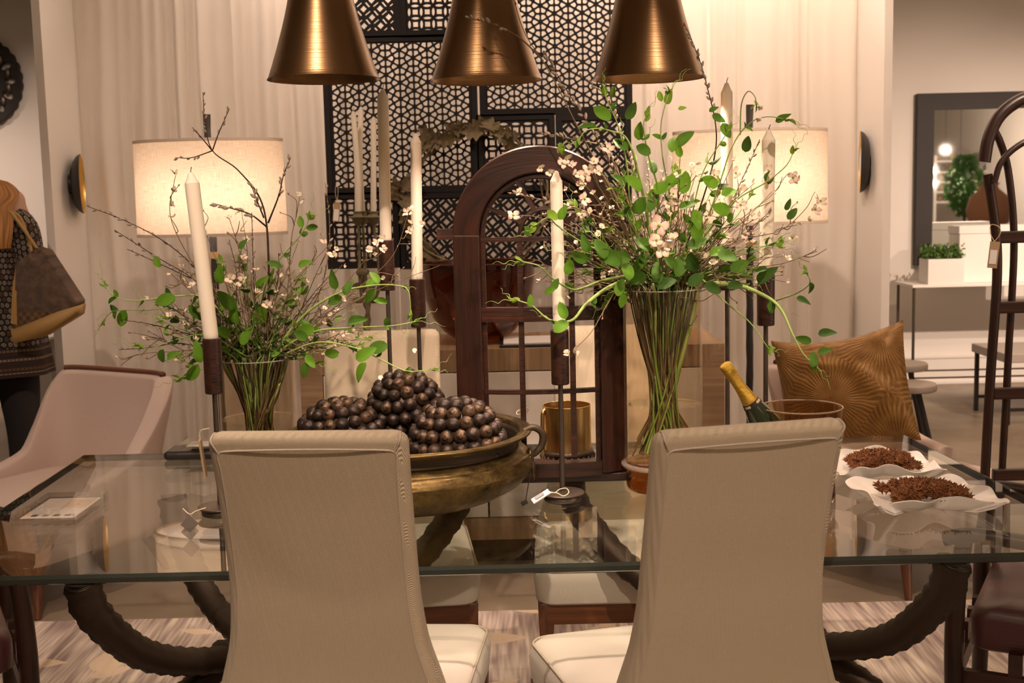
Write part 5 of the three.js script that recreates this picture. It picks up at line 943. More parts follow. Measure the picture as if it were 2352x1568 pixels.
  const leafPx = (s, B, px, py, ang, L, dz, mi) => { const p = P(px, py, B.z - dz), a = ang * Math.PI / 180, d = V(Math.cos(a), Math.sin(a), rr(-0.5, 0.5)); const o = part(s.t, 'leaf', leafG[Math.floor(rnd() * 3)], leafM[mi ?? (rnd() < 0.6 ? 0 : 1)]); d.normalize(); const n = V(rr(-0.5, 0.5), rr(0, 0.7), 1), x = n.clone().cross(d).negate().normalize(), zz = x.clone().cross(d).normalize(); o.quaternion.setFromRotationMatrix(new THREE.Matrix4().makeBasis(x, d, zz)); o.position.copy(p).addScaledVector(d, -L / 2).sub(s.t.position); o.scale.setScalar(L); return o; };
  const tendril = (s, p, d, L) => { const q = [], a = rdir(1).normalize(), b = d.clone().cross(a).normalize(); for (let i = 0; i <= 14; i++) { const u = i / 14, r = 0.012 * u * (1.2 - u); q.push(p.clone().addScaledVector(d, u * L).addScaledVector(a, Math.cos(u * 13) * r + u * u * 0.012).addScaledVector(b, Math.sin(u * 13) * r).sub(s.t.position)); } part(s.t, 'tendril', tube(q, (u) => lerp(0.0009, 0.0004, u), 42, 5), stemL); };
  function vine(label, B, pts, { r = 0.0042, dz, group, leaves = 1, tend = 1, own, light = false, L = 0.046 } = {}) {
    const s = stem('pea_vine', label, 'vine', B, pts, r, 0.0012, light ? stemL : stemM, group, dz, own), n = Math.round(s.len * (1 - s.t0) / 0.062 * leaves);
    for (let i = 0; i < n; i++) { const u = s.t0 + (1 - s.t0) * (i + 0.7) / (n + 0.4), p = s.c.getPointAt(u), tg = s.c.getTangentAt(u); for (const k of rnd() < 0.55 ? [-1, 1] : [1]) { const d = rdir(1).cross(tg).normalize().multiplyScalar(k).addScaledVector(tg, 0.7); leafAt(s, p, d, L * rr(0.55, 1.1) * (1 - 0.35 * u)); } if (rnd() < 0.5 * tend) tendril(s, p, rdir(1).addScaledVector(tg, 1).normalize(), rr(0.04, 0.08)); }
    const e = s.c.getPointAt(1), tg = s.c.getTangentAt(1); for (let i = 0; i < 3; i++) leafAt(s, e.clone().addScaledVector(tg, -0.006 * i), tg.clone().add(rdir(0.7)), rr(0.018, 0.028), 3);
    if (tend) for (let i = 0; i < 2; i++) tendril(s, e, tg.clone().add(rdir(0.6)).normalize(), rr(0.05, 0.08));
    return s;
  }
  function willow(label, B, pts, { r = 0.0042, dz, group, from = 0.55, to = 1, gap = 0.013, own, mat = bark, sz = 1 } = {}) {
    const s = stem('willow_twig', label, 'twig', B, pts, r, 0.0009, mat, group, dz, own), n = Math.round(s.len * (to - from) / gap);
    for (let i = 0; i < n; i++) { const u = lerp(from, to, (i + rnd() * 0.5) / n), p = s.c.getPointAt(Math.min(u, 1)), tg = s.c.getTangentAt(Math.min(u, 1)), d = rdir(1).cross(tg).normalize().multiplyScalar(0.75).add(tg); const big = rnd() < 0.75; put(s.t, big ? 'catkin' : 'bud', big ? catG : scaleG, big ? catM : budM, p.clone().addScaledVector(d.clone().normalize(), 0.001), d, sz * 0.85 * rr(0.8, 1.2)); }
    return s;
  }
  function blossom(label, B, pts, { r = 0.0028, dz, group, spots = [], n = 4, own, gs = dog, sz = 1, from = 0.72 } = {}) {
    const s = stem('blossom_twig', label, 'twig', B, pts, r, 0.0008, bark2, group, dz, own);
    for (let i = 0; i < 5; i++) { const u = rr(0.6, 0.96), p = s.c.getPointAt(u), tg = s.c.getTangentAt(u), d = tg.clone().add(rdir(0.75)).normalize(), L = rr(0.03, 0.075), k = rdir(0.015), q = [p, p.clone().addScaledVector(d, L * 0.5).add(k), p.clone().addScaledVector(d, L)]; part(s.t, 'side_shoot', tube(q.map((v) => v.clone().sub(s.t.position)), (w) => lerp(0.0016, 0.0008, w), 8, 5), bark2); if (rnd() < 0.45) put(s.t, 'bud', scaleG, rnd() < 0.5 ? budM : catM, q[2], d, rr(0.8, 1.4)); }
    for (let i = 0; i < n; i++) { const u = lerp(from, 1, (i + 1) / n), p = s.c.getPointAt(u), tg = s.c.getTangentAt(u), d = tg.clone().add(rdir(0.9)).add(V(0, 0.2, 0.6)); put(s.t, 'flower', gs[Math.floor(rnd() * gs.length)], petM, p.clone().addScaledVector(rdir(1), 0.008), d, sz * rr(0.8, 1.2), rr(0, 6)); }
    return s;
  }
  const fill = (B, n, kind, spread, lens, up, group, label) => { for (let i = 0; i < n; i++) {
    const a = (i + rnd()) / n * 2 - 1, q = a * spread, len = rr(...lens) * (1 - 0.25 * Math.abs(a)), dz = rr(-0.8, 0.8), pts = [], st = V(B.c.x + q * B.R * 0.55, B.top, B.c.z + dz * B.R * 0.6);
    const dir = V(Math.sin(q), Math.cos(q) * up, dz * 0.45).normalize(), bend = rdir(0.16);
    for (let k = 1; k <= 4; k++) { const u = k / 4; pts.push(st.clone().addScaledVector(dir, len * u).addScaledVector(bend, u * u * len).add(V(rr(-0.012, 0.012), rr(-0.012, 0.012) - u * u * 0.05 * Math.abs(q), rr(-0.012, 0.012)))); }
    kind(typeof label === 'function' ? label(i) : label, B, pts, group, i);
  } };
  const big = (n) => n;

  // ---------------- left vase
  reseed(2024);
  const L = vase(597, 3.56, 0.113, P(597, 822, 3.56).y, false, 'clear glass vase of twigs and pea vines behind the left near chair');
  willow('tallest willow twig of the left bouquet, rising in front of the left drum lamp', L, [[614, 780], [617, 600], [603, 470], [548, 392], [488, 346], [471, 280], [466, 212]], { r: 0.0062, from: 0.9, gap: 0.014, dz: 0.05 });
  willow('thin willow side shoot reaching left across the lamp shade', L, [[488, 346], [440, 362], [402, 362]], { r: 0.002, from: 0.3, gap: 0.016, dz: 0.05, own: true });
  willow('thin willow side shoot with buds beside the lamp finial', L, [[488, 346], [503, 304], [527, 250]], { r: 0.002, from: 0.4, gap: 0.012, dz: 0.05, own: true });
  willow('short willow shoot with round catkins left of the lamp finial', L, [[486, 344], [462, 315], [441, 292]], { r: 0.002, from: 0.5, gap: 0.014, dz: 0.05, own: true });
  willow('willow shoot with plump catkins at the right edge of the lamp shade', L, [[616, 512], [640, 450], [652, 400], [668, 362]], { r: 0.003, from: 0.4, gap: 0.0125, dz: 0.05, own: true, sz: 1.3 });
  willow('willow shoot with rows of catkins below the leaning candle tip', L, [[612, 520], [575, 492], [530, 478], [488, 466]], { r: 0.0028, from: 0.25, gap: 0.0105, dz: 0.08, own: true, sz: 1.3 });
  willow('willow shoot thick with catkins above the left bouquet', L, [[606, 500], [590, 460], [575, 420]], { r: 0.0025, from: 0.2, gap: 0.01, dz: 0.05, own: true, sz: 1.3 });
  willow('longest low willow twig of the left bouquet, pointing left past the curtain', L, [[560, 770], [470, 640], [385, 560], [290, 508], [199, 473]], { r: 0.003, from: 0.55, gap: 0.016, dz: 0.1 });
  willow('second low willow twig just under the longest left one', L, [[552, 780], [460, 655], [360, 590], [263, 528]], { r: 0.0027, from: 0.55, gap: 0.016, dz: 0.04 });
  willow('short bare willow twig at the left under two longer ones', L, [[440, 640], [355, 600], [292, 572]], { r: 0.0015, from: 0.4, gap: 0.02, own: true, dz: 0.05 });
  willow('upright thin willow twig of the left bouquet nearest the fretwork edge', L, [[655, 790], [725, 690], [752, 600], [757, 510], [747, 420]], { r: 0.0035, from: 0.6, gap: 0.02, dz: 0.02, mat: bark2 });
  blossom('drooping blossom twig crossing the lamp shade left of the leaning candle', L, [[545, 760], [440, 600], [392, 500], [398, 430], [404, 402]], { n: 4, dz: 0.03, from: 0.82 });
  blossom('blossom twig with one white flower to the right of the lamp shade', L, [[650, 780], [668, 560], [682, 490], [688, 452]], { n: 2, dz: 0.0, from: 0.95, gs: pea });
  vine('lowest left pea vine ending in curled tips before the curtain', L, [[560, 800], [480, 690], [400, 680], [320, 690], [265, 682], [238, 652]], { r: 0.006, dz: 0.12, leaves: 0.8, light: true });
  vine('pea vine hanging left with a pale drooping bud', L, [[540, 800], [430, 715], [330, 712], [262, 715], [236, 738]], { r: 0.003, dz: 0.06, leaves: 0.8 });
  let s = vine('pea vine with large leaves in front of the left candlestick cup', L, [[560, 815], [480, 770], [410, 778], [345, 800], [322, 795]], { r: 0.0035, dz: 0.2, leaves: 0.4 });
  leafPx(s, L, 442, 858, 235, 0.068, 0.2, 0); leafPx(s, L, 455, 808, 100, 0.064, 0.2, 0); leafPx(s, L, 372, 818, 250, 0.045, 0.2, 1); leafPx(s, L, 396, 815, 30, 0.045, 0.2, 0);
  s = vine('upright leafy pea vine in the middle of the left bouquet', L, [[590, 790], [600, 700], [625, 620], [690, 540], [712, 500]], { r: 0.0035, dz: 0.1, leaves: 0.8 });
  for (const [x, y, a, l] of [[690, 508, 110, 0.042], [718, 522, 10, 0.04], [505, 630, 80, 0.062], [628, 606, 150, 0.05], [600, 650, 60, 0.05], [700, 605, 20, 0.045], [560, 560, 40, 0.04], [470, 660, 200, 0.05], [360, 600, 120, 0.042], [380, 690, 200, 0.06], [285, 730, 250, 0.055], [450, 720, 300, 0.06], [540, 720, 90, 0.07], [600, 720, 60, 0.07], [520, 690, 120, 0.07], [570, 770, 45, 0.07], [510, 760, 140, 0.07]]) leafPx(s, L, x, y, a, l, rr(0.05, 0.15));
  s = vine('thick bright pea vine arching right over the bowl to the candlesticks', L, [[640, 800], [700, 722], [780, 672], [860, 655], [915, 656], [938, 668], [944, 720]], { r: 0.007, dz: 0.2, leaves: 0.5, light: true });
  for (const [x, y, a, l] of [[768, 640, 95, 0.062], [800, 660, 60, 0.05], [860, 635, 120, 0.052], [872, 690, 160, 0.05], [850, 680, 230, 0.05], [820, 735, 20, 0.055], [770, 690, 210, 0.045], [700, 760, 200, 0.06]]) leafPx(s, L, x, y, a, l, rr(0.14, 0.22));
  s = vine('long straight pea vine reaching right with white bud near the shorter candlestick', L, [[640, 806], [720, 762], [820, 752], [900, 748], [955, 738]], { r: 0.005, dz: 0.22, leaves: 0.5, light: true });
  s = vine('lowest right pea vine trailing over the knobbly spheres', L, [[650, 815], [730, 786], [820, 800], [880, 828], [935, 852], [994, 848]], { r: 0.0055, dz: 0.28, leaves: 0.5, light: true });
  for (const [x, y, a, l] of [[840, 812, 30, 0.066], [868, 800, 200, 0.06], [828, 855, 240, 0.062], [700, 850, 260, 0.045], [712, 830, 300, 0.045], [760, 812, 190, 0.055], [690, 770, 150, 0.05]]) leafPx(s, L, x, y, a, l, rr(0.22, 0.3));
  for (const [x, y] of [[872, 862], [950, 800]]) put(s.t, 'flower', pea[0], petM, P(x, y, L.z - 0.28), V(0.2, -0.6, 0.5), 1.15);
  fill(L, 60, (l, B, pts, g) => blossom(l, B, pts, { group: g, n: rnd() < 0.5 ? 1 : 2, r: 0.0024, from: 0.8, sz: 0.75 }), 1.2, [0.18, 0.44], 1, 'fine blossom twigs filling the left bouquet', 'fine brown blossom twig in the tangle of the left bouquet');
  fill(L, 12, (l, B, pts, g) => willow(l, B, pts, { group: g, r: 0.003, from: 0.6, gap: 0.018 }), 1.2, [0.22, 0.46], 1, 'willow twigs filling the left bouquet', 'brown willow twig in the tangle of the left bouquet');
  fill(L, 28, (l, B, pts, g) => vine(l, B, pts, { group: g, r: 0.003, leaves: 1.1, L: 0.052, tend: 0.5 }), 1.3, [0.12, 0.34], 0.9, 'leafy pea vines filling the left bouquet', 'leafy green pea vine low in the left bouquet');

  const cL = (label, pts, spots, dz) => { const b = blossom(label, L, pts, { n: 0, dz, r: 0.0024 }); for (const [x, y, k, sz] of spots) put(b.t, 'flower', (k ? pea : dog)[Math.floor(rnd() * 2)], petM, P(x, y, L.z - dz), V(rr(-0.6, 0.6), rr(-0.1, 0.8), 0.9), (sz ?? rr(0.9, 1.3)) * 0.9, rr(0, 6)); };
  cL('blossom twig with dry pinkish flowers at the left edge of the fretwork', [[655, 790], [700, 690], [735, 610], [762, 556]], [[738, 540, 1], [745, 556], [772, 570, 1], [766, 585]], 0.05);
  cL('blossom twig with pink flowers between the candelabrum and the taller candlestick', [[660, 790], [760, 690], [820, 620], [862, 566]], [[848, 574], [866, 560], [876, 548], [858, 584, 1], [880, 572]], 0.0);
  cL('blossom twig with pink flowers beside the shorter ivory candle', [[665, 790], [800, 680], [900, 590], [938, 490]], [[932, 488], [945, 482], [948, 516, 1], [968, 515], [940, 530]], 0.0);
  cL('bare forked blossom twig reaching right toward the lantern stile', [[665, 790], [820, 690], [930, 640], [1010, 610]], [[800, 762, 1], [880, 640, 1]], 0.0);
  cL('low blossom twig with small yellow green flowers in the left bouquet', [[600, 790], [585, 700], [575, 650]], [[560, 640, 0, 1.3], [528, 640, 0, 1.2], [620, 705, 1], [612, 700], [420, 645, 1], [440, 655], [545, 655]], 0.14);
  // ---------------- right vase
  reseed(4048);
  const R = vase(1524, 3.32, 0.1085, P(1524, 663, 3.32).y, true, 'tall clear glass cylinder vase with amber foot holding the big bouquet');
  willow('longest willow twig on the right, passing the edge of the right pendant', R, [[1545, 640], [1600, 500], [1645, 330], [1622, 190], [1596, 110], [1571, 52]], { r: 0.0045, from: 0.80, gap: 0.0125, dz: 0.05, sz: 1.1 });
  willow('long willow twig leaning left up across the middle pendant', R, [[1515, 650], [1440, 500], [1375, 385], [1325, 288], [1262, 165], [1205, 75], [1178, -10]], { r: 0.005, from: 0.97, gap: 0.03, dz: 0.1, mat: bark2 });
  willow('budding tip of the willow twig lying before the middle pendant', R, [[1248, 140], [1200, 92], [1150, 62], [1105, 48], [1068, 40]], { r: 0.0024, from: 0.5, gap: 0.014, dz: 0.1, own: true, mat: bark2, sz: 1.3 });
  willow('willow twig with grey catkins before the fretwork left of the bouquet', R, [[1500, 640], [1430, 440], [1360, 300], [1300, 205], [1252, 122]], { r: 0.0035, from: 0.66, gap: 0.0115, dz: 0.02, sz: 1.35 });
  willow('short willow shoot with pale catkins above the arched lantern', R, [[1370, 330], [1310, 318], [1236, 304]], { r: 0.002, from: 0.35, gap: 0.013, dz: 0.1, own: true, sz: 1.3, mat: bark2 });
  willow('willow shoot with pale catkins inside the lantern arch', R, [[1420, 520], [1330, 480], [1230, 455], [1165, 442]], { r: 0.0022, from: 0.4, gap: 0.015, dz: 0.14, own: true, sz: 1.3, mat: bark2 });
  willow('dark budding twig leaning right before the lamp shade', R, [[1560, 650], [1660, 500], [1710, 400], [1745, 320]], { r: 0.003, from: 0.6, gap: 0.013, dz: 0.0 });
  willow('willow twig with grey catkins behind the tip of the right pendant', R, [[1500, 640], [1460, 420], [1420, 290], [1385, 215], [1330, 175]], { r: 0.003, from: 0.7, gap: 0.012, dz: -0.05, sz: 1.2 });
  // blossoms at the left, traced
  const cl = (label, pts, spots, dz) => { const b = blossom(label, R, pts, { n: 0, dz, r: 0.0028 }); for (const [x, y, k, sz] of spots) put(b.t, 'flower', (k ? pea : dog)[Math.floor(rnd() * 2)], petM, P(x, y, R.z - dz), V(rr(-0.6, 0.6), rr(-0.1, 0.8), 0.9), (sz ?? rr(1.0, 1.4)) * 0.9, rr(0, 6)); return b; };
  cl('blossom twig with large white pink flowers above the front candle tip', [[1480, 640], [1400, 500], [1340, 420], [1288, 372]], [[1286, 350, 1], [1240, 386], [1262, 396], [1291, 376], [1312, 380], [1322, 398], [1300, 366]], 0.16);
  cl('blossom twig with pink tipped flowers beside the front candle', [[1485, 640], [1420, 500], [1370, 420], [1352, 372]], [[1336, 424], [1352, 388], [1364, 372], [1345, 404], [1396, 342], [1374, 392]], 0.14);
  cl('blossom twig with creamy flowers close to the lantern arch', [[1480, 640], [1400, 540], [1350, 480], [1330, 455]], [[1326, 442, 1], [1342, 456], [1336, 492], [1352, 484], [1310, 470, 1], [1382, 522], [1376, 538]], 0.15);
  cl('thin blossom twig with two small white flowers inside the lantern arch', [[1450, 610], [1330, 540], [1240, 500], [1178, 494]], [[1178, 494], [1194, 440], [1212, 540, 1]], 0.15);
  cl('blossom twig with the largest pink edged flowers at the front of the bouquet', [[1520, 650], [1515, 600], [1518, 540]], [[1514, 518, 0, 2.0], [1508, 552, 0, 1.6], [1546, 548, 0, 1.6], [1522, 572, 0, 1.7], [1498, 560, 0, 1.3], [1534, 566, 0, 1.3]], 0.22);
  cl('blossom twig with pink flowers high in the middle of the bouquet', [[1530, 650], [1545, 520], [1552, 450]], [[1546, 446], [1556, 462], [1538, 468], [1640, 402], [1600, 376, 1], [1586, 395, 1]], 0.12);
  cl('arching blossom twig drooping at the far right of the bouquet', [[1560, 650], [1680, 560], [1790, 530], [1850, 480], [1872, 440], [1880, 460]], [[1884, 462], [1872, 480], [1838, 516, 1], [1858, 506, 1], [1818, 546, 1]], 0.05);
  cl('blossom twig drooping before the right lamp shade', [[1560, 650], [1670, 530], [1770, 450], [1806, 402], [1822, 400]], [[1822, 408], [1828, 416], [1764, 392], [1700, 432], [1690, 398]], 0.05);
  cl('twig of pale buds in the right half of the bouquet', [[1560, 650], [1640, 580], [1700, 540], [1720, 500]], [[1668, 540, 1], [1690, 552, 1], [1712, 540], [1620, 590, 1], [1632, 602, 1], [1700, 470]], 0.12);
  cl('drooping green stem with two white pea flowers beside the front candlestick cup', [[1440, 640], [1400, 690], [1360, 760], [1322, 800]], [[1304, 812, 1, 1.5], [1320, 812, 1, 1.5]], 0.2);
  // vines
  s = vine('thickest pea vine rising upright through the middle of the bouquet', R, [[1515, 640], [1506, 540], [1512, 440], [1490, 360], [1478, 290], [1484, 268]], { r: 0.0085, dz: 0.16, leaves: 0.7 });
  for (const [x, y, a, l, m] of [[1498, 380, 100, 0.05, 1], [1476, 345, 160, 0.05, 1], [1520, 430, 20, 0.055, 0], [1470, 300, 80, 0.05, 0], [1456, 420, 130, 0.06, 0], [1470, 470, 60, 0.06, 1], [1546, 412, 60, 0.062, 0], [1572, 420, 80, 0.062, 0], [1545, 330, 80, 0.05, 0], [1572, 318, 50, 0.06, 1], [1560, 350, 280, 0.042, 0], [1495, 470, 250, 0.05, 1], [1440, 490, 120, 0.05, 1], [1580, 470, 20, 0.05, 1], [1600, 505, 280, 0.055, 0]]) leafPx(s, R, x, y, a, l, rr(0.1, 0.2), m);
  s = vine('pea vine bending left to a pale tip beside the front candle', R, [[1440, 640], [1385, 668], [1345, 700], [1312, 736], [1262, 734], [1222, 702], [1184, 688]], { r: 0.0065, dz: 0.24, leaves: 0.25, light: true, own: true });
  for (const [x, y, a, l, m] of [[1292, 712, 110, 0.05, 0], [1288, 752, 220, 0.052, 0], [1218, 690, 80, 0.032, 0]]) leafPx(s, R, x, y, a, l, 0.25, m);
  s = vine('pea vine crossing the front candle low with curled tendrils', R, [[1450, 630], [1380, 645], [1320, 665], [1270, 640], [1240, 612], [1196, 600]], { r: 0.0042, dz: 0.24, leaves: 0.15, tend: 2, own: true });
  for (const [x, y, a, l, m] of [[1276, 652, 60, 0.034, 1], [1262, 668, 200, 0.036, 0], [1305, 612, 85, 0.045, 0]]) leafPx(s, R, x, y, a, l, 0.25, m);
  s = vine('pea vine winding round the front candle at mid height', R, [[1470, 640], [1400, 590], [1330, 552], [1282, 520], [1258, 500], [1226, 520]], { r: 0.0045, dz: 0.24, leaves: 0.3, tend: 2 });
  for (const [x, y, a, l, m] of [[1268, 495, 140, 0.036, 3], [1292, 488, 60, 0.042, 0], [1212, 532, 300, 0.036, 0], [1345, 560, 120, 0.05, 1], [1330, 590, 150, 0.05, 1], [1380, 570, 110, 0.06, 1], [1400, 590, 150, 0.075, 1]]) leafPx(s, R, x, y, a, l, 0.24, m);
  s = vine('thick pea vine arching down right over the gold cushion', R, [[1600, 655], [1680, 652], [1750, 676], [1792, 708], [1822, 770], [1845, 812], [1872, 838]], { r: 0.0085, dz: 0.22, leaves: 0.15, own: true, light: true });
  for (const [x, y, a, l, m] of [[1760, 632, 50, 0.062, 2], [1900, 764, 10, 0.048, 2], [1846, 780, 160, 0.042, 1], [1868, 824, 85, 0.046, 1], [1895, 806, 20, 0.04, 1], [1640, 662, 340, 0.06, 2], [1690, 655, 15, 0.05, 2], [1700, 610, 20, 0.055, 1], [1745, 620, 190, 0.04, 2]]) leafPx(s, R, x, y, a, l, 0.22, m);
  s = vine('thin pea stem with two leaves reaching right above the gold cushion', R, [[1782, 690], [1832, 672], [1860, 650], [1852, 625]], { r: 0.0022, dz: 0.22, leaves: 0, own: true });
  for (const [x, y, a, l] of [[1846, 690, 340, 0.042], [1862, 662, 290, 0.036]]) leafPx(s, R, x, y, a, l, 0.22, 2);
  vine('thin drooping pea stem beside the right candlestick cup', R, [[1612, 640], [1662, 690], [1722, 740], [1758, 790], [1765, 800]], { r: 0.003, dz: 0.22, leaves: 0, own: true });
  s = vine('pea vine sweeping right across the lamp shade', R, [[1560, 640], [1620, 540], [1690, 460], [1760, 418], [1806, 380], [1824, 345]], { r: 0.0075, dz: 0.16, leaves: 0.35, light: true });
  for (const [x, y, a, l, m] of [[1655, 480, 160, 0.055, 0], [1630, 418, 150, 0.05, 0], [1676, 440, 20, 0.055, 0], [1716, 330, 80, 0.045, 2], [1810, 470, 70, 0.032, 2], [1820, 490, 50, 0.04, 2]]) leafPx(s, R, x, y, a, l, 0.16, m);
  s = vine('high pea vine with hooked flower stem above the right lamp shade', R, [[1570, 640], [1640, 460], [1680, 340], [1720, 285], [1762, 268], [1812, 276]], { r: 0.004, dz: 0.1, leaves: 0.35 });
  for (const [x, y, a, l] of [[1800, 272, 20, 0.046], [1668, 300, 300, 0.045], [1650, 272, 330, 0.04], [1640, 250, 30, 0.03]]) leafPx(s, R, x, y, a, l, 0.1, 1);
  s = vine('hooked pea stem with white flowers over the lamp finial', R, [[1700, 310], [1703, 240], [1718, 210], [1734, 222], [1736, 240]], { r: 0.0018, dz: 0.1, leaves: 0, tend: 0, own: true });
  for (const [x, y] of [[1742, 245], [1738, 272]]) put(s.t, 'flower', pea[0], petM, P(x, y, R.z - 0.1), V(0.3, -0.4, 0.7), 1.2);
  s = vine('pea vine with bright tip leaves left of the right pendant rim', R, [[1490, 640], [1450, 480], [1440, 380], [1420, 290], [1398, 240], [1388, 205]], { r: 0.0055, dz: 0.12, leaves: 0.6, light: true });
  for (const [x, y, a, l, m] of [[1382, 262, 150, 0.056, 0], [1350, 290, 170, 0.05, 1], [1450, 255, 60, 0.05, 2], [1425, 330, 140, 0.055, 1], [1410, 210, 70, 0.035, 3], [1386, 208, 110, 0.03, 3], [1420, 410, 130, 0.055, 1]]) leafPx(s, R, x, y, a, l, rr(0.08, 0.16), m);
  s = vine('slender pea vine with curling tendrils before the right pendant rim', R, [[1530, 640], [1540, 480], [1522, 360], [1518, 290], [1528, 240], [1538, 210]], { r: 0.0035, dz: 0.16, leaves: 0.25, tend: 1.6, light: true });
  for (const [x, y, a, l] of [[1536, 222, 75, 0.042], [1516, 220, 105, 0.032], [1568, 248, 20, 0.026]]) leafPx(s, R, x, y, a, l, 0.16, 3);
  s = vine('arching pea vine from bouquet middle to the left over the lantern', R, [[1500, 560], [1450, 340], [1400, 300], [1350, 298], [1328, 322]], { r: 0.005, dz: 0.18, leaves: 0.4, light: true, own: true });
  for (const [x, y, a, l, m] of [[1290, 342, 290, 0.036, 3]]) leafPx(s, R, x, y, a, l, 0.18, m);
  for (const [x, y, a, l, m] of [[1600, 560, 20, 0.06, 1], [1650, 575, 30, 0.055, 0], [1672, 590, 330, 0.06, 1], [1440, 620, 100, 0.06, 0], [1470, 600, 60, 0.065, 1], [1510, 625, 100, 0.065, 1], [1560, 610, 70, 0.065, 1], [1600, 640, 40, 0.06, 2], [1420, 590, 170, 0.07, 1], [1540, 600, 120, 0.05, 1], [1480, 560, 130, 0.06, 1], [1430, 690, 260, 0.04, 0], [1600, 530, 100, 0.06, 0], [1590, 600, 100, 0.06, 2], [1462, 640, 200, 0.06, 1], [1530, 650, 10, 0.06, 2], [1425, 660, 70, 0.05, 0]]) leafPx(s, R, x, y, a, l, rr(0.08, 0.2), m);
  fill(R, 84, (l, B, pts, g) => blossom(l, B, pts, { group: g, n: rnd() < 0.6 ? 1 : 2, r: 0.0024, from: 0.8, sz: 0.65 }), 1.3, [0.2, 0.44], 1, 'fine blossom twigs filling the tall bouquet', 'fine brown blossom twig in the tangle of the tall bouquet');
  fill(R, 14, (l, B, pts, g) => willow(l, B, pts, { group: g, r: 0.003, from: 0.6, gap: 0.017 }), 1.05, [0.22, 0.42], 1, 'willow twigs filling the tall bouquet', 'brown willow twig in the tangle of the tall bouquet');
  fill(R, 38, (l, B, pts, g) => vine(l, B, pts, { group: g, r: 0.003, leaves: 1.1, L: 0.053, tend: 0.6 }), 1.2, [0.1, 0.42], 1, 'leafy pea vines filling the tall bouquet', 'leafy green pea vine in the middle of the tall bouquet');
}
